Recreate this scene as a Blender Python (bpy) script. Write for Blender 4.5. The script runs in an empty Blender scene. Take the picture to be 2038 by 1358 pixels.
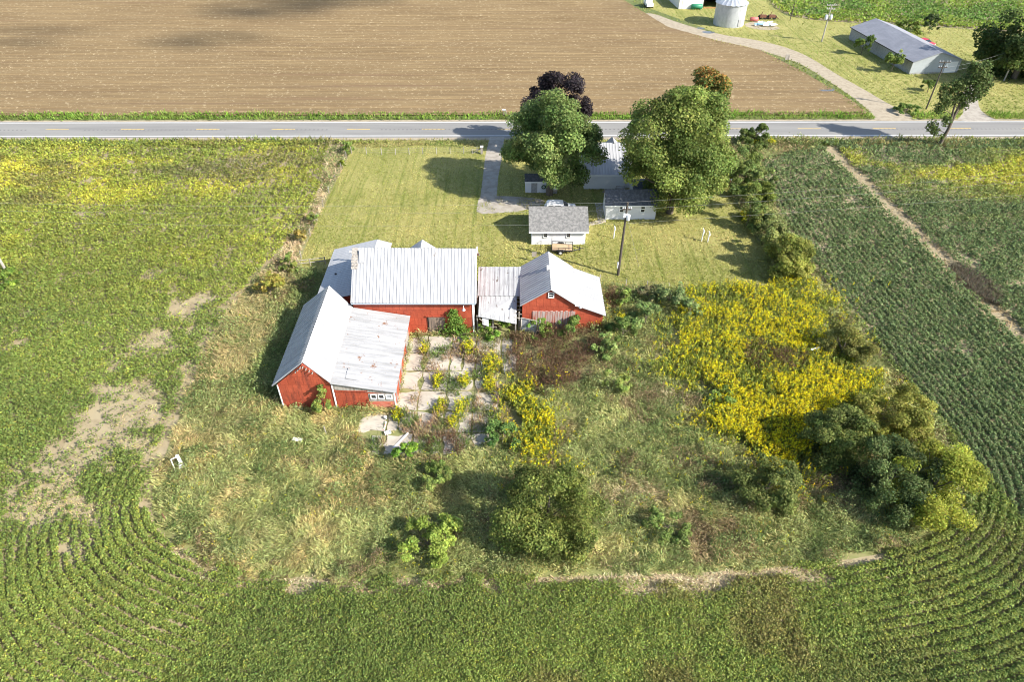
import bpy, math, random
import numpy as np
from mathutils import Vector, Matrix
random.seed(7)
R = math.radians
SC = bpy.context.scene
COL = SC.collection
# ------------------------------------------------------------------ camera, sky, sun, exposure
F_PX, PITCH, CAM_H, CU, CV = 1340.0, R(40), 48.0, 1019.0, 679.0     # pixel focal length of the 2038 px wide photograph
cam = bpy.data.cameras.new('camera'); co = bpy.data.objects.new('camera', cam); COL.objects.link(co)
co.location = (0, 0, CAM_H); co.rotation_euler = (R(50), 0, 0)
cam.sensor_fit = 'HORIZONTAL'; cam.sensor_width = 36; cam.lens = 36 * F_PX / 2038
cam.clip_start = 0.5; cam.clip_end = 5000
SC.camera = co
SUN_AZ, SUN_EL = R(-27), R(35.5)        # azimuth counted from +X towards +Y
w = bpy.data.worlds.new('World'); SC.world = w; w.use_nodes = True
nt = w.node_tree; bg = nt.nodes['Background']
sky = nt.nodes.new('ShaderNodeTexSky'); sky.sky_type = 'NISHITA'; sky.sun_disc = False
sky.sun_elevation = SUN_EL; sky.sun_rotation = R(90) - SUN_AZ
nt.links.new(sky.outputs[0], bg.inputs[0]); bg.inputs[1].default_value = 0.12
sl = bpy.data.lights.new('sun', 'SUN'); so = bpy.data.objects.new('sun', sl); COL.objects.link(so)
sl.energy = 4.8; sl.angle = R(0.5); sl.color = (1, 0.945, 0.86)
sdir = Vector((math.cos(SUN_AZ) * math.cos(SUN_EL), math.sin(SUN_AZ) * math.cos(SUN_EL), math.sin(SUN_EL)))
so.rotation_euler = sdir.to_track_quat('Z', 'Y').to_euler(); so.location = (60, -40, 80)
SC.view_settings.view_transform = 'Standard'; SC.view_settings.look = 'None'
SC.view_settings.gamma = 1; SC.view_settings.exposure = 1.06
SC.cycles.pixel_filter_type = 'BLACKMAN_HARRIS'; SC.cycles.filter_width = 1.0
SC.cycles.max_bounces = 5; SC.cycles.diffuse_bounces = 3; SC.cycles.transparent_max_bounces = 8

# ------------------------------------------------------------------ helpers
def g(u, v, z=0.0):
    """point of the place seen at photo pixel (u,v) at height z"""
    x = (u - CU) / F_PX; y = (CV - v) / F_PX
    dy = math.cos(PITCH) + y * math.sin(PITCH); dz = -math.sin(PITCH) + y * math.cos(PITCH)
    t = (z - CAM_H) / dz
    return np.stack([x * t, dy * t, z + 0 * (x * t)], -1) if isinstance(u, np.ndarray) else (x * t, dy * t, z)
def gp(pts): return [g(u, v)[:2] for u, v in pts]
def dist_cam(X, Y): return np.sqrt(X * X + Y * Y + CAM_H ** 2)
RNG = np.random.default_rng(11)
def lat(seed): return np.random.default_rng(seed).random((256, 256))
_L = {}
def vn(x, y, sc, seed):
    if seed not in _L: _L[seed] = lat(seed)
    L = _L[seed]; x = np.asarray(x) / sc + 1000; y = np.asarray(y) / sc + 1000
    xi = np.floor(x).astype(int); yi = np.floor(y).astype(int); fx = x - xi; fy = y - yi
    fx = fx * fx * (3 - 2 * fx); fy = fy * fy * (3 - 2 * fy)
    a = L[xi % 256, yi % 256]; b = L[(xi + 1) % 256, yi % 256]; c = L[xi % 256, (yi + 1) % 256]; d = L[(xi + 1) % 256, (yi + 1) % 256]
    return (a * (1 - fx) + b * fx) * (1 - fy) + (c * (1 - fx) + d * fx) * fy
def fbm(x, y, sc, seed): return .55 * vn(x, y, sc, seed) + .3 * vn(x, y, sc * .47, seed + 1) + .15 * vn(x, y, sc * .2, seed + 2)
def sstep(a, b, x): t = np.clip((x - a) / (b - a), 0, 1); return t * t * (3 - 2 * t)
def inside(poly, X, Y):
    c = np.zeros(X.shape, bool); n = len(poly)
    for i in range(n):
        x1, y1 = poly[i]; x2, y2 = poly[(i + 1) % n]
        if y1 == y2: continue
        m = ((y1 > Y) != (y2 > Y)) & (X < (x2 - x1) * (Y - y1) / (y2 - y1) + x1)
        c ^= m
    return c
def nearest(poly, X, Y, closed=True):
    """distance to a polyline and the nearest point on it"""
    bd = np.full(X.shape, 1e9); bx = np.zeros(X.shape); by = np.zeros(X.shape)
    n = len(poly)
    for i in range(n if closed else n - 1):
        x1, y1 = poly[i]; x2, y2 = poly[(i + 1) % n]
        dx, dy = x2 - x1, y2 - y1; l2 = dx * dx + dy * dy + 1e-9
        t = np.clip(((X - x1) * dx + (Y - y1) * dy) / l2, 0, 1)
        px, py = x1 + t * dx, y1 + t * dy; d = np.hypot(X - px, Y - py); m = d < bd
        bd = np.where(m, d, bd); bx = np.where(m, px, bx); by = np.where(m, py, by)
    return bd, bx, by
def smooth(poly, it=2, closed=True):
    for _ in range(it):
        q = []
        n = len(poly)
        for i in range(n if closed else n - 1):
            a, b = poly[i], poly[(i + 1) % n]
            q.append((a[0] * .75 + b[0] * .25, a[1] * .75 + b[1] * .25)); q.append((a[0] * .25 + b[0] * .75, a[1] * .25 + b[1] * .75))
        poly = q if closed else [poly[0]] + q + [poly[-1]]
    return poly

# ---- materials
def new_mat(name):
    m = bpy.data.materials.new(name); m.use_nodes = True
    return m, m.node_tree, m.node_tree.nodes['Principled BSDF']
def mixcol(t, f, a, b):
    n = t.nodes.new('ShaderNodeMix'); n.data_type = 'RGBA'
    for s, v in ((n.inputs[0], f), (n.inputs[6], a), (n.inputs[7], b)):
        if isinstance(v, bpy.types.NodeSocket): t.links.new(v, s)
        elif isinstance(v, tuple): s.default_value = (*v, 1)
        else: s.default_value = v
    return n.outputs[2]
def noise(t, scale, detail=4, rough=.6, stretch=None, lo=.4, hi=.6):
    tc = t.nodes.new('ShaderNodeTexCoord'); src = tc.outputs['Object']
    if stretch:
        mp = t.nodes.new('ShaderNodeMapping'); mp.inputs['Scale'].default_value = stretch
        t.links.new(src, mp.inputs[0]); src = mp.outputs[0]
    n = t.nodes.new('ShaderNodeTexNoise'); n.inputs['Scale'].default_value = scale
    n.inputs['Detail'].default_value = detail; n.inputs['Roughness'].default_value = rough
    t.links.new(src, n.inputs['Vector'])
    r = t.nodes.new('ShaderNodeMapRange'); r.inputs[1].default_value = lo; r.inputs[2].default_value = hi
    t.links.new(n.outputs[0], r.inputs[0])
    return r.outputs[0]
def bump(t, bs, height, strength=.4, dist=.05):
    b = t.nodes.new('ShaderNodeBump'); b.inputs['Strength'].default_value = strength; b.inputs['Distance'].default_value = dist
    t.links.new(height, b.inputs['Height']); t.links.new(b.outputs[0], bs.inputs['Normal'])
def mat(name, base, *layers, rough=.8, metal=0, bumps=None, spec=.5):
    """base colour, then a second colour mixed over it by noise: colour, scale, lo, hi, stretch"""
    m, t, bs = new_mat(name); c = base
    for l in ([layers] if layers else []):
        col, sc, lo, hi = l[:4]; st = l[4] if len(l) > 4 else None
        c = mixcol(t, noise(t, sc, 5, .65, st, lo, hi), c, col)
    if isinstance(c, tuple): bs.inputs['Base Color'].default_value = (*c, 1)
    else: t.links.new(c, bs.inputs['Base Color'])
    bs.inputs['Roughness'].default_value = rough; bs.inputs['Metallic'].default_value = metal
    bs.inputs['Specular IOR Level'].default_value = spec
    if bumps: bump(t, bs, noise(t, bumps[0], 5, .7, None, 0, 1), bumps[1], bumps[2])
    return m
def leaf_mat(name, trans=.25, rough=.6):
    m, t, bs = new_mat(name)
    a = t.nodes.new('ShaderNodeAttribute'); a.attribute_name = 'Col'
    t.links.new(a.outputs[0], bs.inputs['Base Color']); bs.inputs['Roughness'].default_value = rough
    bs.inputs['Specular IOR Level'].default_value = .15
    tr = t.nodes.new('ShaderNodeBsdfTranslucent'); t.links.new(a.outputs[0], tr.inputs[0])
    mx = t.nodes.new('ShaderNodeMixShader'); mx.inputs[0].default_value = trans
    t.links.new(bs.outputs[0], mx.inputs[1]); t.links.new(tr.outputs[0], mx.inputs[2])
    t.links.new(mx.outputs[0], t.nodes['Material Output'].inputs[0])
    return m
LEAF = leaf_mat('leaf', .42); STRAW = leaf_mat('grass_blade', .45, .8)

# ---- objects
def tag(o, label=None, cat=None, group=None, kind=None):
    for k, v in (('label', label), ('category', cat), ('group', group), ('kind', kind)):
        if v: o[k] = v
    return o
def thing(name, label, cat, loc=(0, 0, 0), rz=0, group=None):
    o = bpy.data.objects.new(name, None); COL.objects.link(o); o.location = loc; o.rotation_euler = (0, 0, rz)
    o.empty_display_size = .5
    return tag(o, label, cat, group)
class MB:
    def __init__(s): s.v = []; s.f = []; s.m = []; s.sm = []
    def face(s, pts, mi=0):
        n = len(s.v); s.v += [tuple(p) for p in pts]; s.f.append(tuple(range(n, n + len(pts)))); s.m.append(mi); s.sm.append(False); return s
    def mesh(s, vs, fs, mi=0, sm=False):
        n = len(s.v); s.v += [tuple(p) for p in vs]
        for f in fs: s.f.append(tuple(i + n for i in f)); s.m.append(mi); s.sm.append(sm)
        return s
    def hexa(s, b, t, mi=0):
        vs = list(b) + list(t)
        return s.mesh(vs, [(3, 2, 1, 0), (4, 5, 6, 7), (0, 1, 5, 4), (1, 2, 6, 5), (2, 3, 7, 6), (3, 0, 4, 7)], mi)
    def box(s, x0, x1, y0, y1, z0, z1, mi=0):
        return s.hexa([(x0, y0, z0), (x1, y0, z0), (x1, y1, z0), (x0, y1, z0)], [(x0, y0, z1), (x1, y0, z1), (x1, y1, z1), (x0, y1, z1)], mi)
    def prism(s, prof, axis, a, b, mi=0):
        """profile polygon swept along x or y"""
        k = len(prof)
        P = (lambda p, q: (q, p[0], p[1])) if axis == 'x' else (lambda p, q: (p[0], q, p[1]))
        vs = [P(p, a) for p in prof] + [P(p, b) for p in prof]
        return s.mesh(vs, [tuple(range(k))[::-1], tuple(range(k, 2 * k))] + [(i, (i + 1) % k, k + (i + 1) % k, k + i) for i in range(k)], mi)
    def tube(s, pts, rads, n=8, mi=0, cap=True):
        pts = [Vector(p) for p in pts]
        if not isinstance(rads, (list, tuple)): rads = [rads] * len(pts)
        vs = []; fs = []; up = None
        for i, p in enumerate(pts):
            d = (pts[min(i + 1, len(pts) - 1)] - pts[max(i - 1, 0)]).normalized()
            if up is None: up = Vector((0, 0, 1)) if abs(d.z) < .9 else Vector((1, 0, 0))
            a = d.cross(up).normalized(); b = d.cross(a)
            for k in range(n):
                q = 2 * math.pi * k / n; vs.append(p + (a * math.cos(q) + b * math.sin(q)) * rads[i])
        for i in range(len(pts) - 1):
            for k in range(n): fs.append((i * n + k, i * n + (k + 1) % n, (i + 1) * n + (k + 1) % n, (i + 1) * n + k))
        s.mesh(vs, fs, mi, True)
        if cap: s.face(vs[:n], mi); s.face(vs[-n:][::-1], mi)
        return s
    def bar(s, a, b, w=.08, mi=0): return s.tube([a, b], w * .6, 4, mi)
    def lathe(s, c, prof, n=24, mi=0, sm=True):
        vs = []; fs = []
        for r, z in prof:
            for k in range(n):
                q = 2 * math.pi * k / n; vs.append((c[0] + r * math.cos(q), c[1] + r * math.sin(q), c[2] + z))
        for i in range(len(prof) - 1):
            for k in range(n): fs.append((i * n + k, i * n + (k + 1) % n, (i + 1) * n + (k + 1) % n, (i + 1) * n + k))
        return s.mesh(vs, fs, mi, sm)
    def slab(s, a, b, c, d, th=.06, rib=0, rh=.04, mi=0, wav=0):
        """roof sheet a->b along the eave, d over a, c over b; ribs run from eave to ridge"""
        a, b, c, d = map(Vector, (a, b, c, d)); n = (b - a).cross(d - a).normalized()
        L = (b - a).length; m = max(1, int(L / rib)) if rib else 1
        ts = []; hs = []
        if rib:
            for i in range(m):
                for q, h in ((0, 0), (.42, 0), (.5, 1), (.82, 1), (.9, 0)): ts.append((i + q) / m); hs.append(h * rh)
            ts.append(1); hs.append(0)
        else: ts = [0, 1]; hs = [0, 0]
        k = len(ts); rows = 5 if wav else 2
        vs = []
        for j in range(rows):
            q = j / (rows - 1)
            for t, h in zip(ts, hs):
                p = a.lerp(b, t).lerp(d.lerp(c, t), q)
                ww = wav * (random.random() - .5) if wav and rib and h == 0 else 0
                vs.append(p + n * (h + ww))
        fs = [(j * k + i, j * k + i + 1, (j + 1) * k + i + 1, (j + 1) * k + i) for j in range(rows - 1) for i in range(k - 1)]
        s.mesh(vs, fs, mi)
        A, B, C_, D = (p - n * th for p in (a, b, c, d))
        s.face((A, D, C_, B), mi); s.face((a, A, B, b), mi); s.face((b, B, C_, c), mi); s.face((c, C_, D, d), mi); s.face((d, D, A, a), mi)
        return s
    def build(s, name, mats, parent=None):
        me = bpy.data.meshes.new(name); me.from_pydata(s.v, [], s.f)
        for m in (mats if isinstance(mats, (list, tuple)) else [mats]): me.materials.append(m)
        me.polygons.foreach_set('material_index', s.m); me.polygons.foreach_set('use_smooth', s.sm); me.update()
        o = bpy.data.objects.new(name, me); COL.objects.link(o)
        if parent: o.parent = parent
        return o
def quads(name, B, A, S, col, m, parent=None, gain=1.75):
    """one mesh of leaf shaped faces: base B, axis A, half width S, colour col (all N x 3)"""
    N = len(B); V = np.empty((N, 4, 3)); V[:, 0] = B; V[:, 1] = B + .5 * A + S; V[:, 2] = B + A; V[:, 3] = B + .5 * A - S
    me = bpy.data.meshes.new(name); me.vertices.add(4 * N); me.vertices.foreach_set('co', V.reshape(-1).astype(np.float32))
    me.loops.add(4 * N); me.loops.foreach_set('vertex_index', np.arange(4 * N, dtype=np.int32))
    me.polygons.add(N); me.polygons.foreach_set('loop_start', np.arange(0, 4 * N, 4, dtype=np.int32))
    a = me.attributes.new('Col', 'FLOAT_COLOR', 'POINT')
    c = np.ones((N, 4, 4), np.float32); c[:, :, :3] = np.clip(col * (gain if m is LEAF else 1.75), 0, .85)[:, None, :]
    a.data.foreach_set('color', c.reshape(-1))
    me.materials.append(m); me.update(); me.validate()
    o = bpy.data.objects.new(name, me); COL.objects.link(o)
    if parent: o.parent = parent
    return o
def unit(v): return v / (np.linalg.norm(v, axis=1, keepdims=True) + 1e-9)
def leaf_axes(nrm, size, aspect, rng):
    """random in-plane leaf axis for the given normals"""
    r = rng.normal(size=nrm.shape); A = unit(np.cross(nrm, r)); S = np.cross(nrm, A)
    return A * size[:, None], S * (size * aspect * .5)[:, None]
def jitter(col, n, rng, v=.22, h=.08):
    c = np.tile(np.asarray(col, float), (n, 1)) if np.ndim(col) == 1 else np.array(col, float)
    return c * (1 + v * rng.normal(size=(n, 1))).clip(.4, 1.8) * (1 + h * rng.normal(size=(n, 3))).clip(.6, 1.5)
def sheet(name, poly, z, m, kind='structure'):
    me = MB(); me.face([(x, y, z) for x, y in poly]); o = me.build(name, m)
    import bmesh
    bm = bmesh.new(); bm.from_mesh(o.data); bmesh.ops.triangulate(bm, faces=bm.faces[:])
    bmesh.ops.recalc_face_normals(bm, faces=bm.faces[:])
    if bm.faces and sum(f.normal.z for f in bm.faces) < 0: bmesh.ops.reverse_faces(bm, faces=bm.faces[:])
    bm.to_mesh(o.data); bm.free()
    return tag(o, kind=kind)

# ------------------------------------------------------------------ outlines of the place (photo pixels put onto the ground)
FARM = smooth(gp([(660, 278), (645, 330), (640, 380), (605, 440), (560, 500), (500, 560), (440, 640), (385, 760), (330, 900), (298, 1000), (312, 1060), (400, 1112),
    (520, 1148), (800, 1152), (1100, 1150), (1400, 1142), (1650, 1122), (1850, 1085), (1930, 1010), (1905, 905), (1800, 762), (1700, 640), (1610, 520),
    (1535, 400), (1505, 340), (1530, 312), (1600, 305), (1640, 290), (1640, 278)]), 1)
LAWN = gp([(690, 272), (995, 270), (1100, 268), (1440, 272), (1448, 320), (1455, 380), (1480, 440), (1525, 500), (1560, 582), (1440, 580), (1300, 575), (1200, 570), (950, 575), (700, 560),
    (596, 532), (604, 500), (640, 420), (670, 360), (695, 310)])
CONCRETE = gp([(826, 668), (1032, 672), (1035, 720), (1005, 800), (985, 880), (930, 900), (860, 910), (745, 908), (718, 880), (715, 835), (790, 822)])
GOLD = [smooth(gp(p), 1) for p in ([(1375, 585), (1460, 572), (1560, 575), (1625, 568), (1650, 620), (1665, 700), (1720, 745), (1755, 800), (1700, 815), (1640, 840), (1600, 900), (1590, 990),
    (1520, 950), (1470, 880), (1410, 865), (1395, 835), (1430, 800), (1395, 775), (1310, 745), (1290, 715), (1345, 690), (1330, 650)],
    [(1012, 775), (1072, 772), (1085, 830), (1100, 910), (1062, 935), (1030, 880), (1012, 825)])]
DEAD = [smooth(gp(p), 1) for p in ([(1040, 665), (1120, 655), (1190, 668), (1190, 720), (1150, 775), (1070, 785), (1020, 740), (1020, 690)],
    [(850, 870), (905, 855), (920, 900), (880, 930), (845, 910)], [(1480, 700), (1560, 700), (1620, 740), (1540, 765), (1490, 740)],
    [(1195, 588), (1230, 585), (1240, 615), (1205, 618)])]
SPARSE = smooth(gp([(520, 560), (400, 575), (320, 640), (220, 760), (130, 870), (50, 960), (0, 1000), (-20, 1070), (90, 1060), (180, 1040), (270, 985), (320, 900), (380, 760), (440, 640), (520, 590)]), 2)
DITCH = gp([(1640, 285), (1700, 345), (1780, 420), (1870, 510), (1960, 600), (2060, 700), (2160, 800)])
ROAD_Y0, ROAD_Y1, RS = 112.2, 119.3, .0031
def ry(y, x): return y + RS * x
PLOUGH = gp([(1200, -60), (1240, 0), (1330, 55), (1420, 80), (1510, 100), (1590, 140), (1650, 175), (1700, 205), (1725, 226)])
LANE = smooth(gp([(1290, 22), (1350, 45), (1430, 68), (1500, 78), (1560, 92), (1610, 112), (1660, 145), (1720, 178), (1770, 208), (1835, 240), (1740, 242), (1738, 228),
    (1700, 195), (1640, 155), (1600, 130), (1550, 110), (1480, 92), (1400, 75), (1320, 58), (1270, 35)]), 2)
LANE2 = smooth(gp([(1925, 165), (1950, 168), (1945, 205), (1955, 225), (1990, 242), (1900, 242), (1920, 222), (1915, 190)]), 1)
DRIVE = [gp([(975, 272), (1004, 272), (1000, 310), (992, 350), (988, 396), (955, 400), (960, 360), (966, 310)]), smooth(gp([(955, 392), (1000, 390), (1050, 393), (1085, 398), (1082, 408), (1040, 420), (1000, 424), (948, 427), (950, 405)]), 1)]
FARFIELD = smooth(gp([(1520, -20), (1545, 20), (1600, 38), (1700, 45), (1800, 48), (1900, 55), (2000, 62), (2150, 70), (2300, -60), (1500, -80)]), 1)

# ------------------------------------------------------------------ ground and roads
M_ground = mat('grassland', (.11, .14, .035), (.17, .17, .055), .05, .42, .62, ); 
M_soil = mat('field_soil', (.34, .28, .17), (.225, .17, .10), .7, .45, .75, None, rough=1, bumps=(6, .5, .05))
M_weedsoil = mat('weedy_earth', (.19, .20, .07), (.30, .26, .13), .5, .45, .7, None, rough=1)
def lawn_material():
    m, t, bs = new_mat('mown_lawn')
    c = mixcol(t, noise(t, .12, 4, .6, None, .4, .62), (.22, .225, .055), (.33, .30, .10))
    c = mixcol(t, noise(t, 2.2, 5, .75, None, .42, .7), c, (.37, .335, .14))
    c = mixcol(t, noise(t, 1.0, 3, .6, (1.6, .05, 1), .5, .72), c, (.15, .18, .036))
    c = mixcol(t, noise(t, 5, 3, .7, None, .55, .75), c, (.13, .155, .034))
    t.links.new(c, bs.inputs['Base Color']); bs.inputs['Roughness'].default_value = .9; bs.inputs['Specular IOR Level'].default_value = .2
    bump(t, bs, noise(t, 8, 5, .75, None, 0, 1), .6, .06)
    return m
M_lawn = lawn_material()
sheet('ground', [(-1500, -300), (1500, -300), (1500, 2500), (-1500, 2500)], 0, M_ground)
sheet('field_soil', [(-160, -10), (160, -10), (160, 111), (-160, 110.5)], .004, M_soil)
sheet('weedy_ground', FARM, .008, M_weedsoil)
sheet('lawn', LAWN, .012, M_lawn)
sheet('far_lawn', smooth(gp([(1760, 236), (1700, 195), (1600, 130), (1480, 85), (1360, 40), (1290, 15), (1300, -30), (1540, -10), (1560, 30), (1700, 46), (1900, 56), (2200, 75), (2200, 236)]), 0), .004, M_lawn)
sheet('far_field_soil', FARFIELD, .008, M_soil)
M_asph = mat('asphalt', (.25, .244, .228), (.205, .2, .19), .35, .4, .65, (.12, 1, 1), rough=1, spec=.1, bumps=(14, .25, .02))
M_gravel = mat('gravel', (.36, .305, .22), (.26, .215, .15), 1.1, .42, .68, None, rough=1, bumps=(8, .6, .05))
M_oldasph = mat('broken_asphalt', (.36, .325, .27), (.25, .22, .18), .9, .42, .66, None, rough=1, bumps=(5, .6, .05))
M_white = mat('road_paint', (.78, .78, .76), (.5, .5, .5), 1.5, .55, .75, (.3, 1, 1), rough=.7)
M_yellow = mat('yellow_paint', (.62, .42, .10), (.4, .33, .2), 1.5, .5, .7, None, rough=.7)
def strip(name, y0, y1, z, m, x0=-260, x1=260, kind='structure'):
    b = MB(); b.face([(x0, ry(y0, x0), z), (x1, ry(y0, x1), z), (x1, ry(y1, x1), z), (x0, ry(y1, x0), z)]); return tag(b.build(name, m), kind=kind)
strip('road_shoulder', 111.1, 120.0, .016, M_gravel)
strip('road', ROAD_Y0, ROAD_Y1, .021, M_asph)
b = MB()
for y in (112.85, 118.75):
    b.face([(-260, ry(y, -260), .025), (260, ry(y, 260), .025), (260, ry(y + .2, 260), .025), (-260, ry(y + .2, -260), .025)])
tag(b.build('edge_lines', M_white), kind='structure')
b = MB()
for k in range(-20, 21):
    x = -82.7 + (k + 8) * 13.35 - 5 * 13.35; yy = ry(115.85, x)
    b.face([(x, yy - .1, .025), (x + 4.1, yy - .1, .025), (x + 4.1, yy + .1, .025), (x, yy + .1, .025)])
tag(b.build('centre_dashes', M_yellow), kind='structure')
b = MB()
for k in range(420):
    x = -150 + k * .75; yy = ry(115.62, x)
    if vn(x, 0, 9, 77) < .42: continue
    b.face([(x, yy - .17, .029), (x + .3, yy - .17, .029), (x + .3, yy + .17, .029), (x, yy + .17, .029)])
tag(b.build('rumble_strip', mat('milled_asphalt', (.14, .135, .13))), kind='structure')
sheet('gravel_lane', LANE, .027, M_gravel)
sheet('side_drive', LANE2, .027, M_oldasph)
for i, d in enumerate(DRIVE): sheet('driveway', d, .024 + i * .004, M_oldasph)
M_conc = mat('old_concrete', (.47, .42, .345), (.35, .31, .25), .5, .42, .66, None, rough=.95, bumps=(6, .4, .03))
sheet('footpath', gp([(1184, 404), (1201, 404), (1206, 436), (1206, 443), (1172, 450), (1172, 443), (1190, 438)]), .02, M_conc)
# concrete yard: slabs with open joints
b = MB(); cx = [p[0] for p in CONCRETE]; cy = [p[1] for p in CONCRETE]; rr = random.Random(3)
gx = np.arange(min(cx), max(cx) + 3, 2.75); gy = np.arange(min(cy), max(cy) + 3, 2.9)
for x in gx:
    for y in gy:
        cut = rr.random() < .35; xs = [x, x + rr.uniform(1.1, 1.7), x + 2.75] if cut else [x, x + 2.75]
        for xa, xb in zip(xs, xs[1:]):
            mx, my = (xa + xb) / 2, y + 1.45
            if not inside(CONCRETE, np.array([mx]), np.array([my]))[0]: continue
            q = []
            for (ax, ay), (bx_, by_) in (((xa, y), (xb, y)), ((xb, y), (xb, y + 2.9)), ((xb, y + 2.9), (xa, y + 2.9)), ((xa, y + 2.9), (xa, y))):
                for t in (0, .25, .5, .75):
                    px, py = ax + (bx_ - ax) * t, ay + (by_ - ay) * t; s_ = rr.uniform(.03, .2) + .25 * (vn(px, py, 1.2, 19) > .62); d_ = math.hypot(mx - px, my - py)
                    q.append((px + (mx - px) / d_ * s_, py + (my - py) / d_ * s_))
            z = .05 + rr.uniform(0, .05); k = len(q)
            b.mesh([(p, r, .0) for p, r in q] + [(p, r, z) for p, r in q], [tuple(range(k, 2 * k))] + [(i, (i + 1) % k, k + (i + 1) % k, k + i) for i in range(k)])
tag(b.build('concrete_yard', M_conc), kind='structure')
# ploughed field with real ridges
def plough():
    m, t, bs = new_mat('ploughed_soil')
    c = mixcol(t, noise(t, .06, 4, .6, (.5, 1.4, 1), .35, .68), (.20, .142, .075), (.16, .11, .057))
    c = mixcol(t, noise(t, 1.3, 4, .75, (.05, 1, 1), .44, .68), c, (.245, .178, .092))
    c = mixcol(t, noise(t, 1.6, 3, .7, None, .56, .7), c, (.36, .285, .17))
    c = mixcol(t, noise(t, .55, 3, .6, (.02, 1, 1), .58, .74), c, (.165, .11, .065))
    t.links.new(c, bs.inputs['Base Color']); bs.inputs['Roughness'].default_value = 1; bs.inputs['Specular IOR Level'].default_value = .1
    bump(t, bs, noise(t, 3, 5, .75, None, 0, 1), .6, .12)
    ys = np.arange(121.9, 300, .19); pr = np.array(PLOUGH); order = np.argsort(pr[:, 1])
    xr = np.interp(ys, pr[order, 1], pr[order, 0])
    nx = 90; tt = np.linspace(0, 1, nx)
    X = -300 + (xr[:, None] + 300) * tt[None, :]; Y = np.repeat(ys[:, None], nx, 1) + RS * X
    ridge = .5 + .5 * np.cos(2 * np.pi * ys / .76); big = .5 + .5 * np.cos(2 * np.pi * ys / 4.56)
    amp = .06 + .07 * fbm(X, Y, 7, 90)
    fade = sstep(0, 12, xr[:, None] - X)
    Z = .16 + (ridge[:, None] ** 1.5 * amp - .13 * (1 - big[:, None]) ** 7 - .06 * (.5 + .5 * np.cos(2 * np.pi * ys / 2.28))[:, None] ** 6) * (.25 + .75 * fade) + .06 * vn(X, Y, 1.1, 95)
    V = np.stack([X, Y, Z], -1).reshape(-1, 3); ny = len(ys)
    i = np.arange((ny - 1) * (nx - 1)); r_, c_ = i // (nx - 1), i % (nx - 1); a = r_ * nx + c_
    Fq = np.stack([a, a + 1, a + nx + 1, a + nx], -1)
    me = bpy.data.meshes.new('ploughed_field'); me.vertices.add(len(V)); me.vertices.foreach_set('co', V.reshape(-1).astype(np.float32))
    me.loops.add(4 * len(Fq)); me.loops.foreach_set('vertex_index', Fq.reshape(-1).astype(np.int32))
    me.polygons.add(len(Fq)); me.polygons.foreach_set('loop_start', np.arange(0, 4 * len(Fq), 4, dtype=np.int32)); me.materials.append(m); me.update()
    o = bpy.data.objects.new('ploughed_field', me); COL.objects.link(o); tag(o, kind='structure')
plough()
M_pud = mat('puddle_water', (.12, .12, .12), rough=.08)
for u, v, a, c_ in ((1410, 64, 1.6, .5), (1395, 56, 1, .4), (1482, 103, 1.5, .45), (1645, 180, 1.6, .6)):
    x, y, _ = g(u, v); sheet('puddle', [(x + a * math.cos(q) * (1 + .2 * math.sin(3 * q)), y + c_ * 2 * math.sin(q)) for q in np.linspace(0, 6.28, 14)[:-1]], .16 if u > 1600 or u == 1482 else .034, M_pud)
# unseen cloud added high up to lay soft shade on the ploughed field
def shade_cloud():
    m, t, bs = new_mat('shade_cloud'); bs.inputs['Base Color'].default_value = (.9, .9, .9, 1); bs.inputs['Roughness'].default_value = 1
    tr = t.nodes.new('ShaderNodeBsdfTransparent'); mx = t.nodes.new('ShaderNodeMixShader')
    lw = t.nodes.new('ShaderNodeLayerWeight'); lw.inputs[0].default_value = .35
    n = noise(t, .05, 4, .6, None, .3, .75); mu = t.nodes.new('ShaderNodeMath'); mu.operation = 'MULTIPLY'; sb = t.nodes.new('ShaderNodeMath'); sb.operation = 'SUBTRACT'; sb.inputs[0].default_value = 1
    t.links.new(lw.outputs['Facing'], sb.inputs[1]); t.links.new(sb.outputs[0], mu.inputs[0]); t.links.new(n, mu.inputs[1])
    ml = t.nodes.new('ShaderNodeMath'); ml.operation = 'MULTIPLY'; ml.inputs[1].default_value = .62; t.links.new(mu.outputs[0], ml.inputs[0])
    t.links.new(ml.outputs[0], mx.inputs[0]); t.links.new(tr.outputs[0], mx.inputs[1]); t.links.new(bs.outputs[0], mx.inputs[2])
    t.links.new(mx.outputs[0], t.nodes['Material Output'].inputs[0])
    b = MB(); k = 420 / sdir.z
    for u, v, rx, ry_ in ((520, 12, 17, 8), (470, 28, 12, 5), (600, 8, 14, 7), (700, 0, 14, 8), (430, 75, 12, 6), (350, 88, 9, 4), (100, 62, 15, 4), (40, 85, 10, 3), (560, 25, 12, 6), (640, -15, 22, 8), (500, -20, 20, 8)):
        c0 = Vector(g(u, v)) + sdir * k
        prof = [(math.sin(q), -math.cos(q)) for q in np.linspace(.02, 3.12, 12)]
        mb = MB().lathe((0, 0, 0), prof, 20)
        b.mesh([(c0.x + x * rx, c0.y + y * ry_, c0.z + z * 4) for x, y, z in mb.v], mb.f, 0, True)
    tag(b.build('shade_cloud', m), kind='structure')
shade_cloud()

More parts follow.
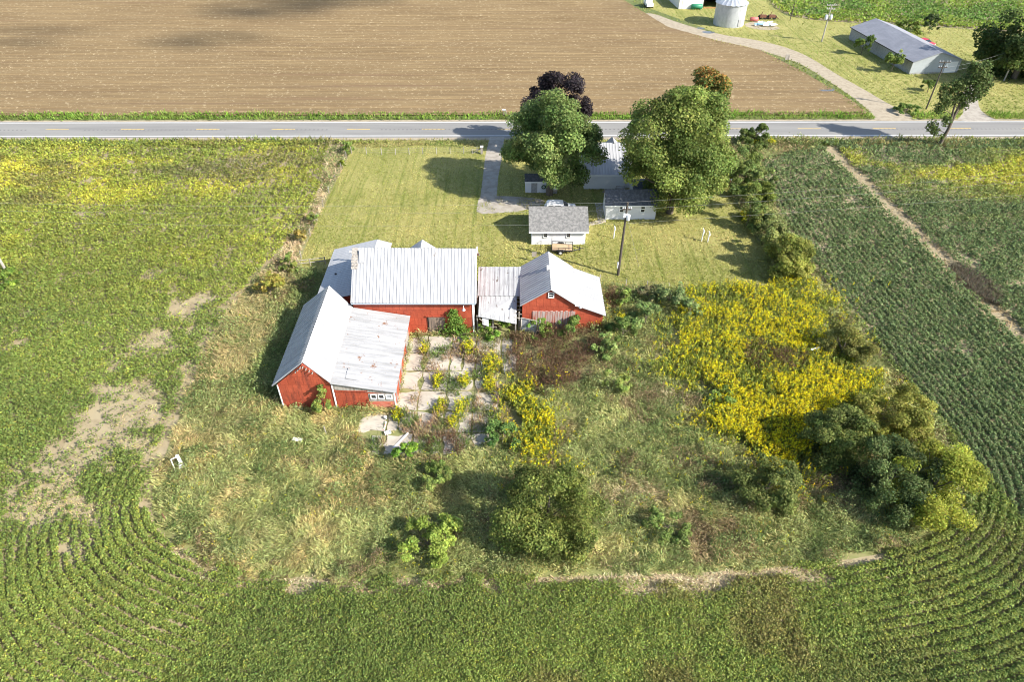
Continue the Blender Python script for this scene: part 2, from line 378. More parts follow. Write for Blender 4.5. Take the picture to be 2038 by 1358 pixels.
# ------------------------------------------------------------------ buildings
def red_mat(name, streak):
    m, t, bs = new_mat(name)
    c = mixcol(t, noise(t, .7, 4, .6, None, .4, .65), (.42, .083, .040), (.33, .06, .03))
    c = mixcol(t, noise(t, 1.5, 5, .7, (1.4, 1, .25), .46, .70), c, (.17, .04, .026)) if streak else mixcol(t, noise(t, 1.5, 4, .7, None, .58, .75), c, (.36, .05, .025))
    c = mixcol(t, noise(t, 3.5, 4, .8, None, .62, .72), c, (.48, .19, .13))
    tc = t.nodes.new('ShaderNodeTexCoord'); sp = t.nodes.new('ShaderNodeSeparateXYZ'); ad = t.nodes.new('ShaderNodeMath'); cb = t.nodes.new('ShaderNodeCombineXYZ'); bk = t.nodes.new('ShaderNodeTexBrick')
    t.links.new(tc.outputs['Object'], sp.inputs[0]); t.links.new(sp.outputs[0], ad.inputs[0]); t.links.new(sp.outputs[1], ad.inputs[1]); t.links.new(ad.outputs[0], cb.inputs[0]); t.links.new(sp.outputs[2], cb.inputs[1]); t.links.new(cb.outputs[0], bk.inputs[0])
    bk.inputs['Scale'].default_value = 1; bk.inputs['Brick Width'].default_value = .75; bk.inputs['Row Height'].default_value = 1.05; bk.inputs['Mortar Size'].default_value = .03; bk.inputs['Mortar Smooth'].default_value = .6
    bk.inputs['Color1'].default_value = (1, 1, 1, 1); bk.inputs['Color2'].default_value = (.78, .74, .72, 1); bk.inputs['Mortar'].default_value = (.5, .42, .4, 1)
    mm = t.nodes.new('ShaderNodeMix'); mm.data_type = 'RGBA'; mm.blend_type = 'MULTIPLY'; mm.inputs[0].default_value = .8; t.links.new(c, mm.inputs[6]); t.links.new(bk.outputs[0], mm.inputs[7]); c = mm.outputs[2]
    t.links.new(c, bs.inputs['Base Color']); bs.inputs['Roughness'].default_value = .6
    bump(t, bs, noise(t, 2.6, 3, .6, None, 0, 1), .5, .08)
    return m
M_red = red_mat('red_barn_paint', False); M_redw = red_mat('weathered_red_paint', True)
M_roof = mat('white_metal_roof', (.385, .388, .395), (.32, .323, .33), 1.0, .42, .68, (2.0, .15, 1), rough=.5)
M_roof2 = mat('galvanised_roof', (.34, .342, .348), (.265, .265, .27), .9, .42, .7, (1, .35, 1), rough=.5)
def rust_mat():
    m, t, bs = new_mat('rusty_white_roof')
    c = mixcol(t, noise(t, .9, 5, .7, (1.2, .5, 1), .42, .66), (.36, .368, .37), (.28, .286, .288))
    c = mixcol(t, noise(t, 1.3, 6, .8, (1.5, .6, 1), .61, .635), c, (.11, .09, .075))
    t.links.new(c, bs.inputs['Base Color']); bs.inputs['Roughness'].default_value = .65
    return m
M_rust = rust_mat()
M_lean = mat('streaked_lean_to_metal', (.37, .37, .372), (.25, .25, .248), 1.0, .42, .66, (.12, 2.4, 1), rough=.55)
M_roofy = mat('white_ribbed_metal', (.36, .362, .37), (.27, .273, .28), 1.0, .42, .66, (.12, 2.0, 1), rough=.5)
def fleck(m, scale, lo, col=(.20, .10, .055), seam=0):
    t = m.node_tree; bs = t.nodes['Principled BSDF']; src = bs.inputs['Base Color'].links[0].from_socket
    c = mixcol(t, noise(t, scale, 6, .8, (1, .6, 1), lo, lo + .04), src, col); t.links.new(c, bs.inputs['Base Color'])
fleck(M_lean, 1.1, .60); fleck(M_roof2, 1.1, .615); fleck(M_roof, .8, .645, (.24, .20, .17))
M_shingle_g = mat('grey_shingles', (.135, .134, .128), (.235, .228, .215), 3, .42, .62, None, rough=1, bumps=(9, .6, .04))
M_shingle_d = mat('dark_shingles', (.075, .08, .09), (.13, .135, .15), 3, .42, .66, None, rough=1, bumps=(9, .5, .04))
M_slate = mat('grey_metal_roof', (.20, .205, .23), (.25, .255, .28), .6, .42, .66, None, rough=.55)
M_wall = mat('white_siding', (.64, .645, .655), (.55, .56, .575), 1.2, .5, .75, (.4, .4, 1), rough=.7)
M_trim = mat('white_trim', (.78, .78, .76), rough=.6)
M_grey = mat('grey_boards', (.36, .33, .29), (.20, .17, .14), 1.6, .42, .66, (3, 3, .3), rough=.9)
M_redgrey = mat('faded_red_boards', (.40, .33, .30), (.40, .12, .08), 1.4, .45, .62, (4, 1, .3), rough=.9)
M_glass = mat('window_glass', (.03, .035, .04), rough=.1)
M_dark = mat('dark_interior', (.02, .018, .016), rough=1)
M_block = mat('concrete_block', (.33, .33, .32), (.24, .24, .235), 2.5, .42, .66, None, rough=.95)
M_sid_g = mat('grey_siding', (.36, .39, .40), (.31, .34, .35), 1, .4, .7, None, rough=.6)
M_galv = mat('galvanised_steel', (.50, .52, .55), (.40, .42, .45), 1.4, .4, .65, (1, 1, .6), rough=.42, metal=.35)
M_black = mat('black_steel', (.025, .025, .027), rough=.5)
M_rubber = mat('tyre_rubber', (.02, .02, .02), rough=.9)
M_wood = mat('bare_wood', (.52, .37, .22), (.40, .27, .16), 2, .42, .66, (1, 6, 1), rough=.9)
M_pole = mat('weathered_pole', (.085, .07, .055), (.05, .042, .035), 2, .42, .66, (3, 3, .2), rough=.95)
M_polel = mat('pale_pole', (.40, .37, .33), (.28, .25, .22), 2, .42, .66, (3, 3, .2), rough=.95)
M_bark = mat('bark', (.15, .12, .09), (.08, .065, .05), 3, .42, .66, (2, 2, .5), rough=1, bumps=(6, .6, .05))
M_paintw = mat('white_enamel', (.78, .78, .77), rough=.25)
M_redcar = mat('red_enamel', (.45, .02, .03), rough=.3)
M_wire = mat('weathered_wire', (.30, .30, .29), rough=.7)
M_green = mat('green_tank_paint', (.03, .22, .12), rough=.5)
M_blue = mat('blue_plastic', (.25, .42, .55), rough=.5)
M_dish = mat('dish_grey', (.6, .62, .64), rough=.4)
M_rustm = mat('rusty_steel', (.22, .09, .05), (.12, .06, .04), 6, .4, .6, None, rough=.9)

def window(root, x, y, z, w_, h, panes=2, name='window', nrm=(0, -1), glass=None):
    """framed window on a wall facing nrm (-y or +-x), centre x,y,z"""
    f = MB(); t = .09; d = .07
    def bx(b, u0, u1, z0, z1, d0, d1):
        if nrm[1]: b.box(x + u0, x + u1, y - d1, y - d0, z + z0, z + z1)
        else: b.box(min(x + nrm[0] * d0, x + nrm[0] * d1), max(x + nrm[0] * d0, x + nrm[0] * d1), y + u0, y + u1, z + z0, z + z1)
    bx(f, -w_ / 2 - t, -w_ / 2, -h / 2 - t, h / 2 + t, 0, d); bx(f, w_ / 2, w_ / 2 + t, -h / 2 - t, h / 2 + t, 0, d)
    bx(f, -w_ / 2, w_ / 2, h / 2, h / 2 + t, 0, d); bx(f, -w_ / 2, w_ / 2, -h / 2 - t, -h / 2, 0, d * 1.4)
    if panes == 2: bx(f, -w_ / 2, w_ / 2, -.03, .03, .012, d * .8)
    o = f.build(name, M_trim, root); p = MB(); bx(p, -w_ / 2, w_ / 2, -h / 2, h / 2, .004, .02); p.build('pane', glass or M_glass, o)
    return o
# --- main barn
barn = thing('red_barn', 'big red barn with a long white metal roof, door and climbing vine on its front', 'barn', (-10.8, 58.7, 0))
X0, X1, Y0, Y1 = -6.5, 6.55, 0, 8.9; EZ, RZ, RY = 4.35, 8.25, 4.5
b = MB(); b.prism([(Y0, 0), (Y1, 0), (Y1, EZ), (RY, RZ - .12), (Y0, EZ)], 'x', X0, X1); b.build('wall', M_red, barn)
b = MB()
b.slab((X0 - .15, -.36, EZ + .06), (X1 + .4, -.36, EZ + .06 - .06), (X1 + .4, RY, RZ), (X0 - .15, RY, RZ + .1), .07, .36, .04, 0, .035)
b.slab((X1 + .4, Y1 + .3, EZ), (X0 - .15, Y1 + .3, EZ), (X0 - .15, RY, RZ + .1), (X1 + .4, RY, RZ), .07, .42, .035)
b.build('roof', M_roof, barn)
b = MB(); b.box(X0 - .1, X1 + .35, -.42, -.36, EZ - .12, EZ + .02); b.build('eave_board', mat('blue_grey_trim', (.35, .42, .48), rough=.6), barn)
b = MB(); nx, nz = 5.6, 0
b.box(1.55, 3.35, -.08, -.02, 0, 2.3); dr = b.build('door', M_grey, barn)
b = MB()
for k in range(6): b.box(1.58 + k * .3, 1.84 + k * .3, -.12, -.08, .05, 2.25)
b.build('door_planks', mat('brown_planks', (.25, .19, .14), (.14, .11, .09), 2, .4, .6, (3, 3, .3), rough=.95), dr)
b = MB(); b.box(1.3, 4.4, -.16, -.08, 2.32, 2.44); b.build('door_track', M_redw, barn)
b = MB(); b.box(1.42, 1.53, -.07, 0, 0, 2.3); b.build('door_post', M_dark, barn)
b = MB(); b.box(5.55, 6.1, -.05, 0, .05, .75); b.box(5.5, 5.55, -.07, 0, 0, .8, ); b.build('hatch', M_redw, barn)
b = MB(); b.tube([(5.55, 0, 3.95), (5.55, -.45, 4.0), (5.55, -.5, 3.8)], .03, 6); b.lathe((5.55, -.5, 3.55), [(.02, .3), (.16, .12), (.2, 0)], 10); b.build('lamp', M_dish, barn)
b = MB(); b.box(6.45, 6.62, -.05, 0, 0, EZ - .1); b.box(6.55, 6.62, 0, 1, 0, EZ - .2); b.build('corner_board', M_trim, barn)
b = MB()          # weathered boards left bare where the roofing has gone, with a bent sheet beside them
P = lambda s, x: (x, -.36 + (RY + .36) * s, EZ + .06 + (RZ + .06 - EZ) * s + .06)
for k in range(7):
    s0 = .60 + .056 * k; xo = .04 * math.sin(k * 2.1)
    b.slab(P(s0, -6.75 + xo), P(s0, -6.05 + xo), P(s0 + .05, -6.05 + xo), P(s0 + .05, -6.75 + xo), .03)
b.build('bare_boards', M_grey, barn)
b = MB(); b.slab(P(.70, -5.95), P(.72, -5.35), (-5.45, P(.93, 0)[1], P(.93, 0)[2] + .12), (-5.9, P(.9, 0)[1], P(.9, 0)[2] + .35), .02, .2, .02); b.build('bent_sheet', M_roof2, barn)
b = MB(); b.box(6.9, 7.0, RY - .05, RY + .35, RZ - .6, RZ + .05); b.build('ridge_end', M_trim, barn)
# --- wing with lean-to
wing = thing('barn_wing', 'red barn wing with white gable roof and wide corrugated lean-to roof', 'barn', (-17, 46.9, 0))
LX, RX, VX, RGX, LEN = -5.6, 5.55, -.35, -2.75, 11.7
b = MB(); b.prism([(LX, 0), (VX, 0), (VX, 3.55), (RGX, 5.72), (LX, 3.2)], 'y', 0, LEN); b.build('wall', M_redw, wing)
b = MB(); b.prism([(VX + .01, 0), (RX, 0), (RX, 2.3), (VX + .01, 3.4)], 'y', .02, LEN); b.build('lean_to_wall', M_red, wing)
b = MB(); b.slab((LX - .5, 13.0, 3.02), (LX - .5, -.12, 3.05), (RGX, .0, 5.9), (RGX, 12.6, 5.92), .05, .42, .06)
b.slab((VX, -.28, 3.66), (VX, 11.7, 3.66), (RGX, 12.6, 5.92), (RGX, .25, 5.9), .05, .42, .055)
b.build('gable_roof', M_roofy, wing)
b = MB(); b.slab((RX + .25, -.3, 2.36), (RX + .25, 11.72, 2.42), (VX - .02, 11.72, 3.60), (VX - .02, -.3, 3.58), .06, .44, .07, 0, .02); b.build('lean_to_roof', M_lean, wing)
b = MB()
for x0_, x1_, yy in ((.9, 2.2, .6),):
    zz = lambda x: 3.58 + (2.36 - 3.58) * (x - VX) / (RX + .25 - VX) + .075
    b.slab((x1_, yy, zz(x1_)), (x1_, yy + 1.5, zz(x1_) + .02), (x0_, yy + 1.5, zz(x0_) + .02), (x0_, yy, zz(x0_)), .015, .36, .03)
b.build('patch_sheet', M_lean, wing)
b = MB(); pts = [(VX + .02, 3.32), (RX, 2.2), (RX, 1.95), (VX + .02, 2.55)]; b.prism(pts[::-1], 'y', -.06, .0); b.build('fascia_boards', M_grey, wing)
b = MB()
for k in range(4): b.box(VX + .2 + k * .78, VX + .96 + k * .78, -.05, 0, 0, 2.3 - k * .06)
b.box(VX + .15, 3.0, -.1, -.05, 2.3, 2.4); b.build('sliding_door', M_redw, wing)
b = MB(); b.box(3.0, RX - .02, -.05, 0, .95, 1.95); b.build('board_band', M_grey, wing)
for k, x in enumerate((3.5, 4.25, 5.0)): window(wing, x, -.06, 1.62, .44, .44, 1, 'window', (0, -1), M_glass if k < 2 else M_galv)
b = MB()
for k in range(5): b.box(3.0, RX - .02, -.04, 0, .06 + k * .18, .22 + k * .18)
b.build('clapboard', mat('faded_red_clapboard', (.48, .13, .08), (.55, .33, .25), 2, .5, .7, (.5, 1, 4), rough=.9), wing)
for a_ in ((RX - .08, RX + .04, -.07, .05, 0, 2.2), (LX - .04, LX + .06, -.05, .08, 0, 3.1), (VX - .05, VX + .08, -.09, 0, 0, 3.2)): MB().box(*a_).build('corner_board', M_trim, wing)
for k in range(7): MB().box(RGX - .7 + k * .26, RGX - .62 + k * .26, -.3, .02, 5.55 - abs(k - 2.7) * .24, 5.63 - abs(k - 2.7) * .24).build('rafter', M_grey, wing)
for k in range(10): MB().box(.3 + k * .5, .42 + k * .5, -.26, -.06, 3.28 - k * .098, 3.38 - k * .098).build('rafter', M_grey, wing)
for k in range(6): MB().box(RX, RX + .1, .6 + k * 1.9, .75 + k * 1.9, 0, 2.2).build('side_board', M_grey, wing)
MB().box(RX, RX + .06, 8.6, 10.0, .1, 1.9).build('side_door', M_grey, wing)
b = MB(); b.box(LX + 1.5, LX + 1.9, -.2, -.02, 0, .22); b.build('wall_vent', M_trim, wing)
# --- rear shed behind the barn
rear = thing('rear_shed', 'low shed with pale corrugated roof and vent pipe behind big red barn', 'shed', (-19, 66.5, 0))
b = MB(); b.prism([(-2.85, 0), (4.0, 0), (4.0, 4.0), (2.5, 4.3), (-2.85, 2.9)], 'y', -6.2, 4.5); b.build('wall', M_red, rear)
b = MB(); b.slab((-3.05, 4.85, 3.0), (-3.05, -6.3, 3.0), (2.45, -6.3, 4.45), (2.45, 4.85, 4.45), .05, .38, .03)
b.slab((4.25, -6.3, 4.0), (4.25, 4.7, 4.0), (2.45, 4.85, 4.45), (2.45, -6.3, 4.45), .05, .38, .03); b.build('roof', M_roof, rear)
b = MB(); b.tube([(.2, 1.0, 3.8), (.2, 1.0, 5.0)], .11, 10); b.tube([(-.15, 1.0, 5.05), (.25, 1.0, 5.05)], .13, 10); b.build('vent_pipe', M_dish, rear)
b = MB(); b.lathe((-1.6, -1.2, 3.43), [(.14, 0), (.14, .05), (0, .05)], 10); b.build('roof_hole', M_dark, rear)
gab = thing('rear_annex', 'small gabled annex whose roof peak shows above the big barn ridge', 'shed', (-10.9, 67.6, 0))
b = MB(); b.prism([(-2.6, 0), (2.6, 0), (2.6, 2.9), (0, 4.8), (-2.6, 2.9)], 'y', 0.05, 2.7); b.build('wall', M_red, gab)
b = MB(); b.slab((-2.8, 2.9, 2.85), (-2.8, 0, 2.85), (0, 0, 4.95), (0, 2.9, 4.95), .05, .38, .03); b.slab((2.8, 0, 2.85), (2.8, 2.9, 2.85), (0, 2.9, 4.95), (0, 0, 4.95), .05, .38, .03); b.build('roof', M_roof, gab)
# --- connecting shed
con = thing('linking_shed', 'collapsing shed with patched rusty white roof between two red barns', 'shed', (-1.5, 58.6, 0))
b = MB(); b.slab((-2.4, 2.95, 3.05), (2.5, 2.9, 3.0), (2.55, 7.95, 3.6), (-2.45, 7.95, 3.6), .05, .5, .03, 0, .03); b.build('upper_roof', M_rust, con)
b = MB(); b.slab((-2.2, -.15, 2.45), (2.0, -.6, 1.75), (2.05, 3.0, 2.9), (-2.2, 3.0, 2.98), .04, .5, .03, 0, .04); b.build('lower_roof', M_rust, con)
b = MB(); b.box(-2.45, 2.55, 7.8, 7.9, 0, 3.5); b.build('back_wall', M_grey, con)
for x, y, z in ((-2.35, .1, 2.4), (-.6, .1, 2.1), (1.9, -.3, 1.6), (2.3, .6, 2.5), (2.4, 3, 2.9), (-2.4, 3, 2.95)): MB().box(x - .07, x + .07, y - .07, y + .07, 0, z).build('post', M_grey, con)
for k in range(6): MB().bar((1.75, .2 + k * .55, 2.1 + k * .14), (2.6, .2 + k * .55, 1.9 + k * .16), .09).build('rafter', M_grey, con)
MB().bar((-2.1, -.2, 2.2), (-1.2, -.5, 1.6), .1).build('brace', M_grey, con); MB().bar((-2.3, .0, .9), (-.2, -.5, 1.3), .08).build('brace', M_grey, con)
b = MB(); b.slab((-1.75, -.62, 1.72), (-1.05, -.7, 1.5), (-1.1, -.1, 2.2), (-1.8, 0, 2.35), .03); b.build('fallen_sheet', M_rust, con)
sash = thing('window_sash', 'grey wooden window sash leaning against the front of small red barn', 'window', (1.9, 58.6, 0), R(-14))
b = MB(); q = lambda x, z: (x, -.25 + .12 * z, z)
for a_, c_ in ((q(-.9, .3), q(-.9, 2)), (q(.85, .3), q(.85, 1.9)), (q(-.9, 2), q(.85, 1.9)), (q(-.9, .4), q(.85, .4)), (q(0, .4), q(0, 1.95))): b.bar(a_, c_, .14)
b.bar(q(1.0, -.1), q(1.25, 2.1), .16); b.build('frame', M_grey, sash)
b = MB(); b.face((q(-.85, .45), q(.8, .45), q(.8, 1.85), q(-.85, 1.95))); b.build('pane', M_galv, sash)
# --- small barn
sm = thing('small_red_barn', 'small red barn with gable window and long white roof sloping down right', 'barn', (4.2, 59.4, 0))
b = MB(); b.prism([(-3.05, 0), (5.95, 0), (5.95, 2.05), (2.95, 3.3), (0, 5.45), (-3.05, 3.4)], 'y', 0, 7.1); b.build('wall', M_red, sm)
b = MB(); b.slab((-3.3, 7.4, 3.42), (-3.3, -.3, 3.42), (0, -.3, 5.62), (0, 7.4, 5.62), .05, .4, .06)
b.slab((2.95, -.3, 3.46), (2.95, 7.4, 3.46), (0, 7.4, 5.62), (0, -.3, 5.62), .05, .42, .05)
b.slab((6.25, -.3, 2.05), (6.25, 7.2, 2.1), (2.95, 7.2, 3.45), (2.95, -.3, 3.45), .05, .42, .05); b.build('roof', M_roofy, sm)
b = MB()
for k in range(17): x = -1.9 + k * .28; b.box(x, x + .25, -.07 - .02 * (k % 2), 0, 0, 2.5 + .05 * math.sin(k * 3))
b.build('plank_wall', M_redgrey, sm)
window(sm, .06, -.02, 4.72, .5, .55, 2)
b = MB(); b.box(-.3, .18, 3.6, 3.95, 5.3, 5.95); b.build('ridge_vent', M_trim, sm)
b = MB(); b.bar((2.7, -.32, 3.5), (3.3, -.35, 3.35), .12); b.lathe((3.3, -.4, 3.25), [(.15, 0), (.1, .2), (0, .22)], 8); b.build('gutter_end', M_dish, sm)
# --- houses and sheds of the yard
def shed(name, label, cat, x0, x1, y0, y1, ez, rz, rm, wm, oh=.25, rib=0):
    r_ = thing(name, label, cat, ((x0 + x1) / 2, y0, 0)); hx = (x1 - x0) / 2; D = y1 - y0; k = (rz - ez) / (D / 2)
    b = MB(); b.prism([(0, 0), (D, 0), (D, ez), (D / 2, rz - .1), (0, ez)], 'x', -hx, hx); b.build('wall', wm, r_)
    b = MB(); e = ez - k * oh + .06
    b.slab((-hx - oh, -oh, e), (hx + oh, -oh, e), (hx + oh, D / 2, rz + .06), (-hx - oh, D / 2, rz + .06), .1, rib, .03)
    b.slab((hx + oh, D + oh, e), (-hx - oh, D + oh, e), (-hx - oh, D / 2, rz + .06), (hx + oh, D / 2, rz + .06), .1, rib, .03); b.build('roof', rm, r_)
    b = MB(); b.box(-hx - oh, hx + oh, -oh - .03, -oh + .0, e - .2, e - .02); b.build('fascia', M_trim, r_)
    return r_
ga = shed('garage', 'white garage with weathered grey shingle roof, utility trailer parked in front', 'garage', 2.6, 9.75, 77.3, 83.5, 2.3, 3.95, M_shingle_g, M_wall, .38)
for x in (-1.75, 1.3): window(ga, x, 0, 1.55, .48, .8)
b = MB()
for k in range(7): b.box(-3.57, 3.57, -.012, 0, .1 + k * .3, .12 + k * .3)
b.build('siding_laps', M_trim, ga)
sh = shed('white_shed', 'white two-window shed with dark shingle roof under the big maple', 'shed', 13.2, 20.2, 84.0, 87.4, 2.45, 3.75, M_shingle_d, M_wall, .25)
for x in (-1.35, 1.6): window(sh, x, 0, 1.62, .5, .85)
ts = shed('tool_shed', 'small white shed with grey double door and green wreath', 'shed', 2.0, 5.55, 91.9, 94.0, 1.9, 2.6, M_shingle_d, M_wall, .12)
b = MB(); b.box(-.9, 0, -.05, 0, .05, 1.75); b.build('door', M_block, ts)
w_ = MB(); w_.lathe((0, 0, 0), [(.26 + .08 * math.cos(q), .08 * math.sin(q)) for q in np.linspace(0, 6.283, 9)], 16)
w2 = MB(); w2.mesh([(.95 + x, -.09 + z * .6, 1.0 + y) for x, y, z in w_.v], w_.f, 0, True); w2.build('wreath', mat('wreath_green', (.05, .11, .03), rough=.9), ts)
ho = shed('farmhouse', 'white farmhouse with white metal roof half hidden between two maples', 'house', 10.9, 17.1, 93.1, 104.2, 2.55, 4.9, M_roof, M_wall, .3, .45)
b = MB(); b.slab((2.5, 6.4, 4.2), (2.5, 7.6, 4.2), (1.6, 7.6, 5.1), (1.6, 5.2, 5.1), .06); b.slab((.7, 7.6, 4.2), (.7, 6.4, 4.2), (1.6, 5.2, 5.1), (1.6, 7.6, 5.1), .06); b.prism([(.75, 3.9), (2.45, 3.9), (2.45, 4.15), (1.6, 4.98), (.75, 4.15)], 'y', 6.2, 7.4); b.build('porch_gable', M_roof2, ho)
b = MB(); b.box(3.1, 4.2, .3, 5, 0, 2.3); b.build('side_room', M_wall, ho)
b = MB(); b.slab((3.1, .2, 2.36), (4.6, .2, 2.3), (4.6, 5.2, 2.5), (3.1, 5.2, 2.56), .05, .3, .02); b.build('side_roof', M_roof, ho)
window(ho, 3.7, .29, 1.7, .7, .6, 1)
b = MB(); b.box(1.6, 2.9, -1.0, -.05, 0, .18); b.bar((1.6, -1, 0), (1.6, -1, 1), .06); b.bar((2.9, -1, 0), (2.9, -1, 1), .06); b.bar((1.6, -1, 1), (2.9, -1, 1), .06); b.build('back_step', M_grey, ho)
an = shed('house_annex', 'low annex with dark shingle roof beside the white farmhouse', 'annex', 17.75, 21.5, 88.4, 92.6, 1.9, 2.7, M_shingle_d, M_wall, .2)
# --- long pole building across the road
lg = thing('long_pole_building', 'long grey pole building with dark metal roof across the road', 'building', (83.4, 144.4, 0), math.atan2(3.1, 25))
b = MB(); b.prism([(0, .35), (10.8, .35), (10.8, 2.6), (5.4, 4.25), (0, 2.6)], 'y', 0, 25.2); b.build('wall', M_sid_g, lg)
b = MB(); b.box(-.06, 0, 0.0, 25.2, .35, 2.55); b.build('block_wall', M_block, lg)
b = MB(); b.box(.02, 10.75, .02, 25.1, 0, .36); b.build('foundation', M_block, lg)
b = MB(); b.slab((-.35, 25.5, 2.6), (-.35, -.3, 2.6), (5.4, -.3, 4.4), (5.4, 25.5, 4.4), .08, .6, .03); b.slab((11.15, -.3, 2.6), (11.15, 25.5, 2.6), (5.4, 25.5, 4.4), (5.4, -.3, 4.4), .08, .6, .03); b.build('roof', M_slate, lg)
b = MB(); b.slab((-.37, 25.52, 2.5), (-.37, -.34, 2.5), (-.36, -.34, 2.66), (-.36, 25.52, 2.66), .03); b.build('eave_trim', M_black, lg)
b = MB(); b.box(7.6, 10.2, -.06, 0, .1, 2.3); b.build('vehicle_door', M_trim, lg)
# --- grain bin and the buildings behind it
si = thing('grain_bin', 'round galvanised grain bin with conical ribbed roof at far farmyard', 'silo', (54.7, 182.2, 0))
b = MB(); pr = [(3.75, 0)]
for k in range(32): pr += [(3.75 + .035 * (k % 2), .1 + k * .16)]
b.lathe((0, 0, 0), pr, 48); b.build('wall', M_galv, si)
b = MB(); vs = []; fs = []; n = 60
for k in range(n):
    q = 2 * math.pi * k / n; h = .1 if k % 3 == 0 else 0
    vs += [(4.05 * math.cos(q), 4.05 * math.sin(q), 5.05 + h), (.45 * math.cos(q), .45 * math.sin(q), 7.2 + h)]
for k in range(n): fs.append((2 * k, 2 * ((k + 1) % n), 2 * ((k + 1) % n) + 1, 2 * k + 1))
b.mesh(vs, fs); b.lathe((0, 0, 7.2), [(.5, 0), (.5, .3), (0, .45)], 16); b.build('roof', M_galv, si)
b = MB(); a_ = R(-62); c_ = Matrix.Rotation(a_ + R(90), 4, 'Z')
for x0_, x1_, z0_, z1_ in ((-.45, .45, .3, 1.9),): b.hexa([c_ @ Vector(p) for p in ((x0_, -3.85, z0_), (x1_, -3.85, z0_), (x1_, -3.7, z0_), (x0_, -3.7, z0_))], [c_ @ Vector(p) for p in ((x0_, -3.85, z1_), (x1_, -3.85, z1_), (x1_, -3.7, z1_), (x0_, -3.7, z1_))])
b.build('door', M_roof2, si)
ws = thing('white_farm_shed', 'white farm shed with blank garage door and green tank at its front', 'shed', (44.84, 196.4, 0), math.atan2(.6, 6.56))
b = MB(); b.prism([(0, 0), (6.6, 0), (6.6, 3), (3.3, 4.6), (0, 3)], 'y', 0, 11); b.build('wall', mat('cream_siding', (.66, .64, .58), rough=.7), ws)
b = MB(); b.slab((-.3, 11.3, 2.95), (-.3, -.3, 2.95), (3.3, -.3, 4.75), (3.3, 11.3, 4.75), .08); b.slab((6.9, -.3, 2.95), (6.9, 11.3, 2.95), (3.3, 11.3, 4.75), (3.3, -.3, 4.75), .08); b.build('roof', M_slate, ws)
b = MB(); b.box(.9, 3.3, -.06, 0, 0, 2.3); b.build('door', M_trim, ws)
op = thing('open_machine_shed', 'open-fronted dark machine shed between white shed and grain bin', 'shed', (51.6, 197.4, 0))
b = MB(); b.box(0, 6, 8, 8.1, 0, 3.4); b.box(5.9, 6, 0, 8, 0, 3.2); b.box(0.02, .12, 0, 8, 0, 3.2); b.build('wall', M_dark, op)
b = MB(); b.slab((-.1, -.3, 3.2), (6.2, -.3, 3.2), (6.2, 8.3, 3.7), (-.1, 8.3, 3.7), .1); b.build('roof', M_slate, op)
b = MB(); b.box(.1, 5.9, -.1, .1, 0, .22); b.build('sill_beam', mat('orange_boards', (.42, .2, .08), rough=.9), op)
x, y, _ = g(1386, 18)
b = MB(); b.tube([(x - 1.5, y, .75), (x - 1.4, y, .75), (x + 1.4, y, .75), (x + 1.5, y, .75)], [.35, .6, .6, .35], 14); b.box(x - 1.1, x - .9, y - .4, y + .4, 0, .3); b.box(x + .9, x + 1.1, y - .4, y + .4, 0, .3)
tag(b.build('fuel_tank', M_green), 'green cylindrical fuel tank lying beside white farm shed', 'tank')

# ------------------------------------------------------------------ poles, wires, fences, yard objects
def pole(label, x, y, h, m, r0=.16, arms=(), name='utility_pole', lean=0, cans=0, lamp=False):
    p = thing(name, label, 'utility pole', (x, y, 0)); b = MB(); b.tube([(0, 0, 0), (lean * .5, 0, h * .5), (lean, 0, h)], [r0, r0 * .85, r0 * .65], 10); b.build('post', m, p)
    for z, hw in arms:
        b = MB(); b.box(lean - hw, lean + hw, -.07, .07, z - .07, z + .07); a = b.build('crossarm', m, p)
        for k in (-1, -.45, .45, 1): MB().lathe((lean + hw * k * .95, 0, z + .07), [(.05, 0), (.08, .1), (.05, .2), (0, .22)], 8).build('insulator', M_dish, a)
    for k in range(cans):
        b = MB(); b.lathe((lean + (-.55 if k else .55), -.1, h - 3.2), [(0, 0), (.3, 0), (.32, .1), (.32, .9), (.2, 1.0), (0, 1.0)], 12); b.build('transformer', M_dish, p)
    if lamp:
        b = MB(); b.tube([(0, 0, h - .6), (.1, -.6, h - .4)], .04, 6); b.lathe((.1, -.7, h - .7), [(.02, .35), (.25, .15), (.25, 0), (0, 0)], 10); b.build('lamp', M_dish, p)
    return p
px_, py_ = 13.3, 70.06
p0 = pole('tall dark utility pole standing on the lawn right of the barns', px_, py_, 10.2, M_pole, .17, ((9.3, .5),), lean=.1)
b = MB(); b.box(-.28, -.14, -.22, -.1, 1.2, 1.75); b.lathe((-.21, -.2, 1.75), [(.1, 0), (.1, .3), (0, .3)], 8); b.build('meter_box', M_dish, p0)
b = MB(); b.lathe((.35, -.1, 7.9), [(0, 0), (.22, 0), (.24, .1), (.24, .7), (0, .8)], 10); b.box(-.25, .25, -.2, -.05, 8.3, 8.8); b.build('transformer', M_dish, p0)
pole('pale utility pole in the soybean field at the left edge', -63.5, 70.4, 10.2, M_polel, .17, ((9.5, .5),))
pole('utility pole with two grey transformers beside the far grain bin', *g(1635, 83)[:2], 8.2, M_polel, .16, ((8.0, 1.1), (7.2, .9)), cans=2)
pole('slender utility pole with crossarms in front of long grey building', *g(1843, 217)[:2], 8.7, M_pole, .14, ((8.6, 1.0), (7.7, .8)))
pole('pale pole with a lamp beside the dark tree at far right', *g(1998, 160)[:2], 7.2, M_polel, .15, (), 'lamp_pole', lamp=True)
b = MB(); b.tube([(*g(1572, 40)[:2], 0), (*g(1573, 40)[:2], 4)], .1, 8); tag(b.build('short_post', M_pole), 'dark bare post behind the scrap pile near the grain bin', 'post')
